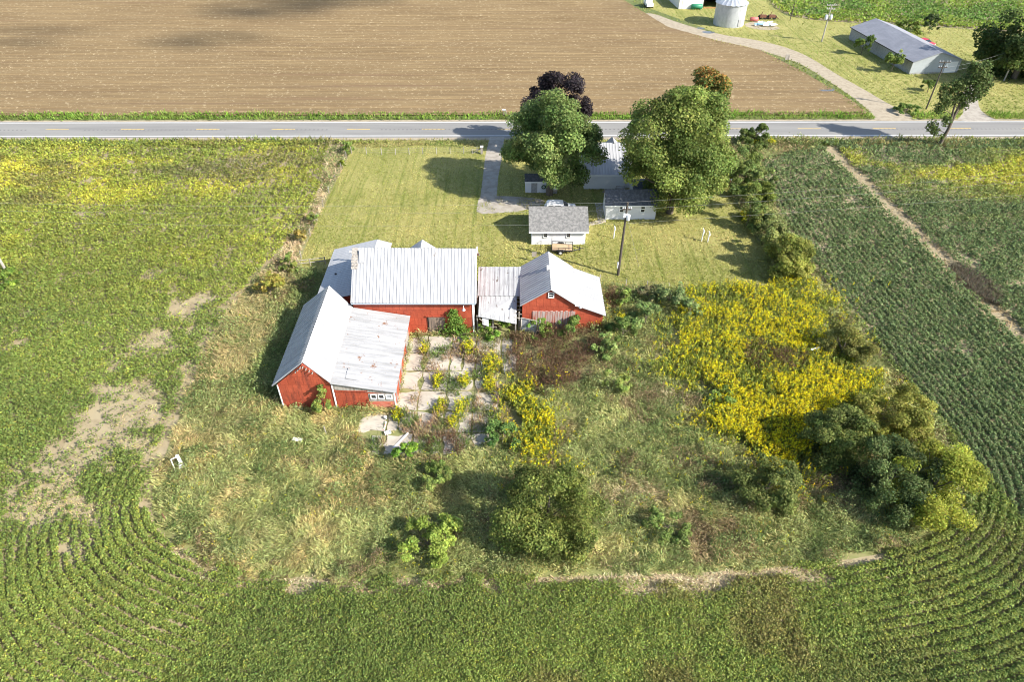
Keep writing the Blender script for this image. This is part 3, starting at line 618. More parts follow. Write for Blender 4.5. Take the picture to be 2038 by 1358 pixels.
def wire(label, a, b_, sag, r=.0065):
    a = Vector(a); b_ = Vector(b_); pts = []
    for k in range(25):
        t = k / 24; p = a.lerp(b_, t); p.z -= sag * 4 * t * (1 - t); pts.append(p)
    m = MB(); m.tube(pts, r, 5); tag(m.build('power_line', M_wire), label, 'power line', 'power lines crossing the farmyard')
pr_ = (112, 85.3)
pole('utility pole beyond the right edge of the field', *pr_, 10.2, M_polel, .17, ((9.5, .5),))
for (z0_, zl, zr), nm in zip(((10.2, 10.0, 10.4), (9.2, 9.0, 9.4), (7.4, 7.6, 7.4)), ('topmost', 'middle', 'lowest')):
    wire(f'{nm} wire from the tall lawn pole to the left over the soybeans', (px_, py_, z0_), (-63.5, 70.4, zl), .5)
    wire(f'{nm} wire from the tall lawn pole to the right over the fields', (px_, py_, z0_), (*pr_, zr), .5)
wire('guy wire slanting from the tall lawn pole down to the grass', (px_, py_, 9), (16.2, 72.0, 0), 0, .012)
tx, ty, _ = g(2040, 120); lx, ly, _ = g(1998, 160)
for z in (6.6, 5.8): wire(f'{"upper" if z > 6 else "lower"} service wire from the lamp pole to the slender pole', (lx, ly, z), (*g(1843, 217)[:2], z + 1), .6, .011)
def fence(label, pts, h, post_sp, rails, m, name='fence', wires=False):
    f = thing(name, label, 'fence', (*pts[0], 0)); o = Vector((*pts[0], 0)); mb = MB(); seg = []
    for a, b_ in zip(pts, pts[1:]):
        a = Vector((*a, 0)) - o; b_ = Vector((*b_, 0)) - o; n = max(1, int((b_ - a).length / post_sp))
        for k in range(n + 1):
            p = a.lerp(b_, k / n); q = MB(); j = random.uniform(-.05, .05); q.tube([(p.x, p.y, 0), (p.x + j, p.y, h + random.uniform(-.1, .1))], .06, 6); q.build('post', m, f)
        for z in rails: mb.bar((a.x, a.y, z), (b_.x, b_.y, z), .010 if wires else .09)
    mb.build('wire' if wires else 'rail', M_wire if wires else m, f)
fence('wire fence with thin wooden posts along the top of the lawn', gp([(700, 306), (760, 308), (950, 305)]), 1.15, 2.15, (.4, .75, 1.05), M_polel, wires=True)
fence('old two-rail fence between the soybean edge and barn shadow', gp([(588, 533), (648, 526)]), 1.1, 1.6, (.55, 1.0), M_grey)
fence('wire fence running right from the small red barn', gp([(1193, 562), (1245, 572), (1330, 578)]), 1.1, 2.2, (.4, .8, 1.05), M_polel, wires=True)
fence('rusty field fence along the left edge of the lawn', gp([(690, 315), (655, 385), (618, 470), (600, 515)]), 1.1, 4, (.35, .7, 1.0), M_grey, wires=True)
gx_, gy_, _ = g(959, 306)
gt = thing('gate_post', 'stout wooden gatepost with white cap beside the driveway', 'gatepost', (gx_, gy_, 0)); b = MB(); b.box(-.2, .2, -.2, .2, 0, 1.2); b.build('post', M_grey, gt); b = MB(); b.box(-.26, .26, -.26, .26, 1.2, 1.32); b.build('cap', M_trim, gt); b = MB(); b.bar((-1.5, 0, .1), (-.2, 0, .9), .1); b.bar((-1.6, 0, .7), (-.2, 0, .75), .1); b.bar((-1.6, 0, 0), (-1.6, 0, .9), .1); b.build('brace', M_grey, gt)
mx_, my_, _ = g(1003, 231)
ml = thing('mailbox', 'small mailbox on a post beside the far road verge', 'mailbox', (mx_, my_, 0)); b = MB(); b.box(-.05, .05, -.05, .05, 0, 1.05); b.build('post', M_polel, ml); b = MB(); b.tube([(-.3, 0, 1.18), (.3, 0, 1.18)], .14, 10); b.build('box', M_dish, ml)
x, y, _ = g(1007, 231); b = MB(); b.tube([(x, y, 0), (x, y, 1.1)], .07, 8); tag(b.build('marker_post', M_polel), 'short pale post next to the roadside mailbox', 'post')
def clothes(label, u, v, h, two=False):
    x, y, _ = g(u, v); c = thing('clothesline_post', label, 'clothesline post', (x, y, 0)); b = MB(); b.tube([(0, 0, 0), (.04, 0, h)], .075, 8); b.build('post', M_trim, c); b = MB(); b.bar((.0, -.55, h - .12), (.05, .55, h - .08), .1); b.build('crossarm', M_trim, c)
clothes('white clothesline post on the lawn left of the utility pole', 1221, 475, 1.75)
clothes('taller white post of the pair standing right on lawn', 1396, 480, 1.75)
clothes('shorter white post of the pair standing right on lawn', 1408, 482, 1.5)
x, y, _ = g(1041, 513); s_ = thing('yard_sign', 'small dark post with a square board on the lawn behind barns', 'sign', (x + 1.4, y - .9, 0)); b = MB(); b.box(-.04, .04, -.04, .04, 0, 1.0); b.build('post', M_black, s_); b = MB(); b.box(-.3, .3, -.05, -.01, .75, 1.45); b.build('board', M_grey, s_)
x, y, _ = g(1451, 372)
ds = thing('satellite_dish', 'pale round satellite dish at the hedge beside the large maple', 'satellite dish', (x, y, 0)); b = MB(); b.tube([(0, 0, 0), (0, 0, 1.5)], .05, 8); b.build('post', M_rustm, ds)
b = MB(); b.lathe((0, 0, 0), [(0, 0), (.25, .03), (.5, .14)], 20); mt = Matrix.Translation((0, -.1, 1.7)) @ Matrix.Rotation(R(70), 4, 'X'); b.v = [tuple(mt @ Vector(p)) for p in b.v]; b.build('dish', M_dish, ds)
# propane tank
x, y, _ = g(1103, 380); pt = thing('propane_tank', 'white rounded propane tank beside the small wreathed shed', 'tank', (x, y, 0))
b = MB(); b.tube([(0, -1.25, .85), (0, -1.15, .85), (0, -.95, .85), (0, .95, .85), (0, 1.15, .85), (0, 1.25, .85)], [.1, .33, .47, .47, .33, .1], 18); b.build('vessel', mat('stained_white', (.62, .60, .54), (.40, .34, .28), 2, .5, .7, None, rough=.5), pt)
b = MB(); b.lathe((0, .2, 1.3), [(.2, 0), (.2, .16), (0, .2)], 12); b.build('dome', M_rustm, pt); [MB().box(-.4, .4, q_, q_ + .2, 0, .5).build('cradle', M_block, pt) for q_ in (-.8, .6)]
# vehicles
def wheel(b, x, y, r, wd): b.tube([(x, y - wd / 2, r), (x, y + wd / 2, r)], r, 18)
def car(name, label, x, y, rz, paint, cat='car', van=False):
    c = thing(name, label, cat, (x, y, 0), rz); b = MB()
    body = [(-2.2, .35), (2.2, .35), (2.25, .6), (2.1, .9), (1.15, 1.0), (-2.1, 1.0), (-2.25, .7)]
    b.prism(body, 'y', -.88, .88); b.build('body', paint, c)
    top = [(-2.05, 1.0), (1.15, 1.0), (.35, 1.58), (-.2, 1.68), (-1.6, 1.66), (-1.95, 1.5)] if van else [(-1.7, 1.0), (1.05, 1.0), (.3, 1.42), (-.9, 1.45)]
    b = MB(); n = len(top); b.mesh([(p, -.86, z) if z < 1.2 else (p, -.7, z) for p, z in top] + [(p, .86, z) if z < 1.2 else (p, .7, z) for p, z in top], [tuple(range(n)), tuple(range(2 * n - 1, n - 1, -1))] + [(i, n + i, n + (i + 1) % n, (i + 1) % n) for i in range(n)]); b.build('cabin', paint, c)
    for s_ in (-1, 1):
        b = MB()
        for x0_, x1_ in ((-.85, .15), (-1.75, -.95)) if van else ((-1.1, -.3), (-.2, .5)): b.hexa([(x0_, s_ * .85, 1.05), (x1_, s_ * .85, 1.05), (x1_, s_ * .87, 1.05), (x0_, s_ * .87, 1.05)], [(x0_ + .05, s_ * .74, 1.5 if van else 1.35), (x1_ - .1, s_ * .74, 1.5 if van else 1.35), (x1_ - .1, s_ * .77, 1.5 if van else 1.35), (x0_ + .05, s_ * .77, 1.5 if van else 1.35)])
        b.build('side_window', M_glass, c)
    b = MB(); b.face([(1.1, -.78, 1.04), (1.1, .78, 1.04), (.42, .68, 1.54 if van else 1.38), (.42, -.68, 1.54 if van else 1.38)]); b.build('windscreen', M_glass, c)
    for wx in (-1.35, 1.35):
        for wy in (-.82, .82):
            b = MB(); wheel(b, wx, wy, .33, .22); wo = b.build('wheel', M_rubber, c); b = MB(); b.tube([(wx, wy - .12, .33), (wx, wy + .12, .33)], .19, 14); b.build('rim', M_dish, wo)
    for wy in (-.6, .6): b = MB(); b.box(2.14, 2.26, wy - .18, wy + .18, .62, .8); b.build('headlight', M_dish, c)
    return c
car('parked_car', 'white car parked behind the grey-roofed garage, only its top showing', 6.9, 86.0, 0, M_paintw, van=True)
car('red_car', 'red car parked behind the long grey building', *g(1838, 90)[:2], R(-60), M_redcar)
# farm truck at the top edge
x, y, _ = g(1290, 13); ft = thing('farm_truck', 'small white and blue farm truck parked at the far field edge', 'truck', (x, y, 0), R(95))
b = MB(); b.prism([(-1.9, .5), (2.0, .5), (2.0, 1.2), (1.3, 1.25), (.9, 2.1), (-.3, 2.15), (-.35, 1.2), (-1.9, 1.2)], 'y', -.9, .9); b.build('body', M_paintw, ft); b = MB(); b.box(-.25, .85, -.92, .92, 1.35, 1.95); b.build('window', M_blue, ft)
for wx in (-1.2, 1.2):
    for wy in (-.8, .8): b = MB(); wheel(b, wx, wy, .42, .28); b.build('wheel', M_rubber, ft)
# utility trailer
tr = thing('utility_trailer', 'black utility trailer with bare wooden deck and mesh ramp by garage', 'trailer', (6.6, 75.75, 0), R(-4))
b = MB(); b.box(-1.3, 1.3, -.75, .75, .52, .57)
for k in range(1, 5): b.box(-1.3, 1.3, -.75 + k * .3 - .008, -.75 + k * .3 + .008, .57, .575)
b.build('deck', M_wood, tr)
b = MB()
for y_ in (-.8, .8): b.box(-1.36, 1.36, y_ - .05, y_ + .05, .42, .56); b.box(-1.36, 1.36, y_ - .025, y_ + .025, .9, .95); [b.box(x_ - .03, x_ + .03, y_ - .03, y_ + .03, .56, .9) for x_ in (-1.33, -.45, .45, 1.33)]
b.box(1.31, 1.36, -.75, .75, .9, .95); b.box(-1.36, 1.36, -.1, .1, .40, .51); b.build('frame', M_black, tr)
b = MB(); b.bar((1.3, -.7, .48), (2.5, 0, .48), .1); b.bar((1.3, .7, .48), (2.5, 0, .48), .1); b.bar((2.4, 0, .48), (2.8, 0, .5), .1); b.bar((2.3, .1, 0), (2.3, .1, .85), .08); b.build('tongue', M_black, tr)
b = MB()
for k in range(8): b.bar((-1.4, -.75 + k * .214, .55), (-1.4, -.75 + k * .214, 1.75), .035)
for z in (.6, 1.15, 1.72): b.bar((-1.4, -.75, z), (-1.4, .75, z), .05)
b.build('ramp_gate', M_black, tr)
for s_ in (-1, 1):
    b = MB(); wheel(b, -.2, s_ * .98, .3, .2); wo = b.build('wheel', M_rubber, tr); b = MB(); b.tube([(-.2, s_ * .98 - .11, .3), (-.2, s_ * .98 + .11, .3)], .17, 12); b.build('rim', M_dish, wo)
    b = MB(); b.prism([(-.65, .5), (-.5, .68), (.1, .68), (.25, .5), (.2, .48), (.08, .63), (-.48, .63), (-.6, .48)], 'y', s_ * .98 - .13, s_ * .98 + .13); b.build('fender', M_black, tr)
# white frame in the field, posts, scrap
x, y, _ = g(358, 935); fr = thing('broken_board_frame', 'broken white board frame standing at the soybean edge', 'frame', (x, y, 0), R(20)); fr.scale = (.85, .85, .85); b = MB()
P_ = [(-.45, 0, .1), (-.45, .25, 1.5), (.35, .25, 1.75), (.6, 0, .3)]
for a_, c_, w2_ in ((P_[0], P_[1], .1), (P_[1], P_[2], .12), (P_[0], (.2, 0, .35), .12)): b.bar(a_, c_, w2_)
b.slab((.25, -.05, .1), (.62, -.05, .0), (.4, .3, 1.95), (.1, .3, 1.9), .05); b.slab((-.05, -.3, .05), (.25, -.35, .0), (.35, .1, .75), (.05, .15, .8), .05); b.build('boards', M_trim, fr)
for (u, v), h, m, lb in (((650, 865), 1.05, M_polel, 'pale wooden post in lodged grass below barn wing'), ((628, 930), .9, M_rustm, 'rusty steel post in the middle of the lodged grass'), ((696, 931), .5, M_trim, 'short white stake right of the rusty steel post'),
        ((333, 1040), 1.1, M_rustm, 'rusty steel post at the left rim of the weedy lot'), ((960, 735), 1.0, M_galv, 'thin grey stake among goldenrod on the concrete yard'), ((1005, 745), 1.3, M_galv, 'thin grey stake right of goldenrod clumps at brown weeds')):
    x, y, _ = g(u, v); b = MB(); b.tube([(x, y, 0), (x - .1, y + .05, h)], .05, 6); tag(b.build('fence_post', m), lb, 'post')
x, y, _ = g(593, 880); b = MB(); b.slab((x - .5, y - .1, .35), (x + .45, y - .25, .3), (x + .5, y + .1, .38), (x - .35, y + .2, .42), .03); tag(b.build('white_board', M_trim), 'white board lying in the lodged grass left of concrete yard', 'board')
x, y, _ = g(800, 880); b = MB(); b.slab((x - .75, y - .75, .1), (x - .6, y - .8, .1), (x + .6, y + .85, .3), (x + .42, y + .9, .3), .04); tag(b.build('white_plank', M_trim), 'long white plank lying diagonally across the concrete yard', 'plank')
x, y, _ = g(772, 864); wp = thing('metal_tray', 'white open metal tray lying tilted on the concrete', 'tray', (x, y, .12), R(25)); wp.scale = (.75, .75, .75); b = MB(); b.box(-.4, .4, -.28, .28, 0, .04); b.box(-.4, .4, -.28, -.24, .04, .2); b.box(-.4, .4, .24, .28, .04, .2); b.box(-.4, -.36, -.24, .24, .04, .2); b.box(.36, .4, -.24, .24, .04, .2); b.build('tray', M_trim, wp)
x, y, _ = g(766, 850); b = MB(); b.slab((x - .08, y - .6, .1), (x + .08, y - .6, .1), (x + .14, y + .5, .25), (x - .02, y + .5, .25), .05); tag(b.build('painted_board', mat('chipped_red_white', (.7, .66, .6), (.5, .1, .06), 3, .52, .6, None, rough=.9)), 'narrow board with chipped red and white paint on concrete', 'board')
x, y, _ = g(768, 835); b = MB(); b.lathe((x, y, .06), [(0, 0), (.13, 0), (.16, .3), (.145, .3), (.12, .04), (0, .04)], 14); tag(b.build('white_pail', M_trim), 'white pail on the concrete by a goldenrod clump', 'pail')
x, y, _ = g(1622, 712); b = MB(); b.slab((x - .7, y - .1, 1.1), (x + .6, y + .35, 1.2), (x + .55, y + .5, 1.25), (x - .75, y + .1, 1.15), .05); b.box(x - .1, x + .1, y + .1, y + .2, 0, 1.1); tag(b.build('pale_rail', M_trim), 'pale rail poking out of goldenrod beside an olive shrub', 'rail')
x, y, _ = g(1565, 122); fs_ = thing('field_board', 'weathered square board on posts at the ploughed field edge', 'sign', (x, y, 0)); b = MB(); b.box(-.45, .45, -.06, 0, .4, 1.5); b.build('board', M_grey, fs_); [MB().box(q_, q_ + .1, 0, .1, 0, 1.4).build('post', M_pole, fs_) for q_ in (-.4, .3)]
x, y, _ = g(1500, 42); b = MB(); b.tube([(x - 1, y, .55), (x - .95, y, .55), (x + .95, y, .55), (x + 1, y, .55)], [.3, .5, .5, .3], 14); tag(b.build('red_barrel', mat('faded_red_drum', (.5, .14, .12), rough=.6)), 'faded red drum lying beside the grain bin', 'drum')
sp = thing('scrap_heap', 'heap of pale and blue scrap sheets on bare ground by grain bin', 'scrap', (*g(1518, 50)[:2], 0)); b = MB()
for k in range(16): a_ = random.uniform(-2.6, 2.6); c_ = random.uniform(-1.5, 1.5); z = random.uniform(.15, .6); s_ = random.uniform(.3, .8); b.slab((a_ - s_, c_ - .3, z), (a_ + s_, c_ - .2, z + random.uniform(-.1, .3)), (a_ + s_, c_ + .4, z + .3), (a_ - s_, c_ + .3, z + .15), .06, 0, 0, k % 2)
b.build('sheets', [M_trim, M_blue], sp)
for u, lb in ((1517, 'dark rusty implement left of the pair behind the scrap'), (1535, 'dark rusty implement right of the pair behind the scrap')):
    x, y, _ = g(u, 38); im = thing('farm_implement', lb, 'implement', (x, y, 0)); [wheel(b_ := MB(), q_, 0, .55, .25) or b_.build('wheel', M_rubber, im) for q_ in (-.7, .7)]; b = MB(); b.box(-.8, .8, -.4, .4, .5, 1.1); b.bar((-.5, 0, 1.1), (-.2, 0, 1.9), .15); b.bar((.8, 0, .7), (1.8, -.3, .3), .12); b.build('frame', M_rustm, im)
sheet('bare_patch', smooth(gp([(1480, 46), (1515, 40), (1545, 50), (1555, 58), (1520, 60), (1486, 54)]), 1), .02, M_gravel)

# ------------------------------------------------------------------ trees and shrubs
def crown(name, parent, c, rad, ncl, nlf, size, col, col2=None, seed=0, shell=.85, cr=.3, top=None, low=-.85):
    """foliage: leaves spread through leaf clumps that fill an uneven ellipsoid"""
    rng = np.random.default_rng(seed); rad = np.array(rad, float)
    nl = max(12, int(ncl / 4)); dl = unit(rng.normal(size=(nl * 8, 3))); dl = dl[dl[:, 2] > low][:nl]; nl = len(dl)
    lc = dl * (rng.uniform(.58, .8, nl) * shell / .85)[:, None]; lr = rng.uniform(.2, .34, nl); lk = rng.integers(0, nl, ncl)
    d = unit(rng.normal(size=(ncl, 3)) + dl[lk] * .7); n = ncl; cc = (lc[lk] + d * lr[lk][:, None] * rng.uniform(.7, 1.05, n)[:, None]) * rad
    ins = rng.random(n) < .15; cc[ins] *= rng.uniform(.3, .7, (ins.sum(), 1)); d = unit(cc / rad)
    cs = cr * .8 * (.6 * rad.min() + .4 * rad.mean()) * rng.uniform(.6, 1.35, n)
    w_ = cs ** 2; k = rng.choice(n, nlf, p=w_ / w_.sum())
    o = unit(rng.normal(size=(nlf, 3)) + d[k] * .5 + np.array([0, 0, .35])); rr2 = rng.random(nlf) ** .45
    Pp = cc[k] + o * (cs[k] * rr2)[:, None] * np.array([1.1, 1.1, .85])
    nn = unit(o * .9 + np.array([0, 0, .55]) + .7 * rng.normal(size=(nlf, 3)))
    sz = size * rng.uniform(.6, 1.35, nlf); A, S = leaf_axes(nn, sz, .75, rng)
    base = np.array(col, float); cl = np.tile(base, (nlf, 1))
    if col2 is not None:
        mixk = rng.random(n) ** 1.3; cl = base + (np.array(col2) - base) * np.clip(mixk[k] + .15 * rng.normal(size=nlf), 0, 1)[:, None]
    if top is not None:
        t_ = sstep(.55, 1.15, Pp[:, 2] / rad[2] + .3 * rng.normal(size=nlf))[:, None]; cl = cl * (1 - t_) + np.array(top) * t_
    cl = jitter(cl * (1 + .2 * rng.normal(size=(n, 1))).clip(.5, 1.6)[k], nlf, rng, .18, .06)
    return quads(name, Pp + np.array(c) - A * .5, A, S, cl, LEAF, parent), cc + np.array(c)
def trunk(name, parent, h, r, tips, seed=0, n=10):
    rng = random.Random(seed); b = MB(); b.tube([(0, 0, -.1), (rng.uniform(-.1, .1), rng.uniform(-.1, .1), h * .35), (rng.uniform(-.2, .2), rng.uniform(-.2, .2), h * .8)], [r * 1.25, r, r * .45], 10)
    tips = list(tips); rng.shuffle(tips)
    for t in tips[:n]:
        t = Vector(t); s0 = Vector((0, 0, h * rng.uniform(.3, .62))); m_ = s0.lerp(t, .5) + Vector((0, 0, -.06 * h)); b.tube([s0, m_, t], [r * .42, r * .26, r * .08], 6)
    return b.build(name, M_bark, parent)
def tree(name, label, cat, cu, cv, zc, rad, ncl, nlf, size, col, col2=None, seed=0, tr=.35, group=None, base=None, **kw):
    """crown centre seen at photo pixel (cu,cv), zc above the ground"""
    x, y, _ = base if base else g(cu, cv, zc)
    t = thing(name, label, cat, (x, y, 0), 0, group)
    _, cc = crown('crown', t, (0, 0, zc), rad, ncl, nlf, size, col, col2, seed, **kw)
    trunk('trunk' if tr > .1 else 'stems', t, zc + rad[2] * .6, tr, cc, seed, 12)
    return t
G1, G2 = (.06, .098, .026), (.14, .175, .055)
tree('maple_tree', 'large round green maple left of the farmhouse, by small shed', 'tree', 1098, 279, 8.5, (6.6, 5.6, 6.3), 140, 56000, .30, G1, G2, 1, .45)
tree('purple_maple', 'dark purple-leaved maple behind the green maple near road', 'tree', 1113, 211, 7.6, (5.2, 4.9, 4.7), 120, 34000, .30, (.018, .0135, .0155), (.032, .0265, .029), 2, .35)
tree('maple_tree', 'huge full green maple right of the farmhouse over white shed', 'tree', 1354, 296, 9.7, (7.3, 6.2, 8.5), 190, 76000, .30, (.07, .10, .025), (.155, .18, .045), 3, .42, low=-1)
tree('maple_tree', 'taller maple with orange tipped crown behind the huge maple', 'tree', 1397, 226, 9.8, (3.7, 3.7, 7.2), 80, 26000, .30, (.055, .09, .022), (.115, .135, .04), 4, .4, top=(.27, .13, .035), cr=.34)
tree('big_dark_tree', 'massive dark green tree at the far right edge', 'tree', 2050, 85, 7.0, (9, 8, 8.6), 130, 30000, .55, (.03, .052, .015), (.06, .08, .022), 6, .5, low=-1)
def ragged_tree():
    x, y, _ = g(1868, 291); t = thing('ragged_tree', 'tall thin ragged tree with bare trunk beside the road at right', 'tree', (x, y, 0)); rng = random.Random(5)
    b = MB(); b.tube([(0, 0, -.1), (.4, 0, 3), (.6, .2, 6), (1.0, .3, 9.5), (1.2, .4, 12.5)], [.32, .26, .2, .13, .05], 10); b.tube([(.45, .05, 3.6), (-.1, .1, 6.5), (-.4, .2, 9), (-.2, .3, 11)], [.2, .15, .1, .04], 8)
    cl = [(-2.6, 0, 3.6, 1.0), (-1.6, .3, 2.6, .8), (-.8, -.3, 4.6, .9), (-.4, -.4, 1.9, .5), (-2.2, .2, 6.6, 1.2), (-1.2, .5, 7.8, 1.3), (-2.6, -.2, 8.6, 1.1), (.6, .2, 8.4, 1.2), (2.2, 0, 8.8, 1.3), (3.3, .3, 9.4, 1.0), (-1.2, 0, 10.2, 1.3), (.4, .3, 10.6, 1.4), (1.9, -.3, 11, 1.4), (3.1, .2, 11.4, 1.0), (1.0, 0, 12.6, 1.3), (2.2, .2, 13.2, 1.0), (.2, .2, 13.2, .8), (1.5, .5, 7.0, .9), (-3.0, .3, 9.8, .8), (3.9, 0, 10.4, .7)]
    for c in cl: b.tube([(.5 + .04 * c[2], .1, max(1.2, c[2] - 1.6)), (c[0] * .5 + .3, c[1] * .5, c[2] - .7), c[:3]], [.07, .05, .02], 5)
    b.build('trunk', M_bark, t); r_ = np.random.default_rng(8); N = 6500; w_ = np.array([c[3] ** 2 for c in cl]); k = r_.choice(len(cl), N, p=w_ / w_.sum()); C_ = np.array(cl)
    o = unit(r_.normal(size=(N, 3))); Pp = C_[k, :3] + o * (C_[k, 3] * r_.random(N) ** .5)[:, None]; nn = unit(o + np.array([0, 0, .5]) + .8 * r_.normal(size=(N, 3))); A, S = leaf_axes(nn, .36 * r_.uniform(.6, 1.3, N), .75, r_)
    quads('crown', Pp, A, S, jitter((.065, .09, .028), N, r_, .3), LEAF, t)
ragged_tree()
YG, DG, OL, MG = (.13, .155, .04), (.03, .05, .02), (.13, .135, .04), (.08, .115, .035)
tree('bushy_tree', 'broad leafy green tree in the foreground centre', 'tree', 1090, 1015, 3.0, (4.6, 3.8, 3.2), 150, 42000, .18, (.07, .092, .022), (.15, .17, .04), 10, .2, low=-1)
tree('bushy_tree', 'small rounded olive tree standing alone right of the foreground tree', 'tree', 1527, 968, 2.0, (2.7, 2.3, 2.1), 80, 15000, .17, (.08, .10, .028), (.14, .16, .045), 11, .1, low=-1)
tree('yellow_green_tree', 'bright yellow-green tree at the right corner of the lot', 'tree', 1856, 965, 2.9, (3.2, 3.8, 3.2), 100, 26000, .18, (.15, .175, .025), (.22, .23, .035), 12, .2)
tree('dark_cedar', 'dark blue-green cedar against the bright yellow-green tree', 'tree', 1775, 950, 2.9, (3.4, 3.2, 3.5), 120, 30000, .16, (.045, .068, .022), (.095, .12, .04), 13, .2, cr=.26, low=-1)
tree('dark_tree', 'dark shaded tree left of the cedar at goldenrod edge', 'tree', 1665, 868, 2.5, (3.1, 2.8, 2.8), 100, 24000, .18, (.075, .10, .026), (.135, .155, .042), 14, .1, low=-1)
tree('olive_tree', 'olive-yellow tree between goldenrod and the right soybean field', 'tree', 1775, 825, 2.2, (3.7, 3.3, 2.4), 100, 28000, .18, (.14, .15, .03), (.20, .19, .045), 15, .08, low=-1)
tree('olive_shrub', 'rounded olive shrub at the right edge of the goldenrod', 'shrub', 1680, 690, 1.7, (2.8, 2.6, 1.9), 80, 18000, .18, OL, (.17, .165, .04), 16, .09)
tree('hedge_bush', 'largest yellow-green hedge bush at the lower corner of lawn', 'bush', 1572, 512, 2.5, (3.2, 2.9, 2.7), 90, 20000, .22, (.12, .14, .03), (.2, .2, .045), 17, .12)
HG = 'hedge bushes along the right side of the lawn'
for i, (u, v, z, rx, rz, c1, c2, lb) in enumerate((
    (1482, 318, 1.9, 2.3, 2.0, MG, YG, 'hedge bush nearest the road, right of the big maple'), (1472, 352, 2.0, 2.2, 2.0, MG, YG, 'dense hedge bush beside the satellite dish'),
    (1500, 385, 1.9, 2.6, 1.9, (.075, .11, .028), (.15, .17, .035), 'wide light green hedge bush crossed by the wires'), (1492, 425, 1.6, 2.2, 1.6, MG, (.16, .17, .04), 'hedge bush below the wires with yellow flowers at its foot'),
    (1530, 455, 1.3, 1.9, 1.3, (.10, .13, .04), (.17, .18, .06), 'low pale hedge bush above the largest yellow-green one'), (1552, 485, 1.5, 2.0, 1.5, (.11, .14, .04), (.18, .19, .06), 'pale hedge bush just above the largest yellow-green bush'), (1515, 350, 1.4, 1.9, 1.3, (.10, .14, .04), (.16, .18, .06), 'pale hedge bush on the soybean side behind the dish'), (1435, 345, 1.6, 1.7, 1.7, MG, (.13, .16, .03), 'bright bush at the foot of the huge maple'))):
    tree('hedge_bush', lb, 'bush', u, v, z * 1.2, (rx * 1.2, rx * 1.25, rz * 1.25), 45, 7000, .25, c1, c2, 30 + i, .08, HG)
tree('roadside_bush', 'single rounded bush on the verge right of the maples', 'bush', 1506, 268, 1.9, (2.7, 2.3, 2.0), 40, 5000, .3, (.06, .09, .022), (.1, .13, .035), 40, .1)
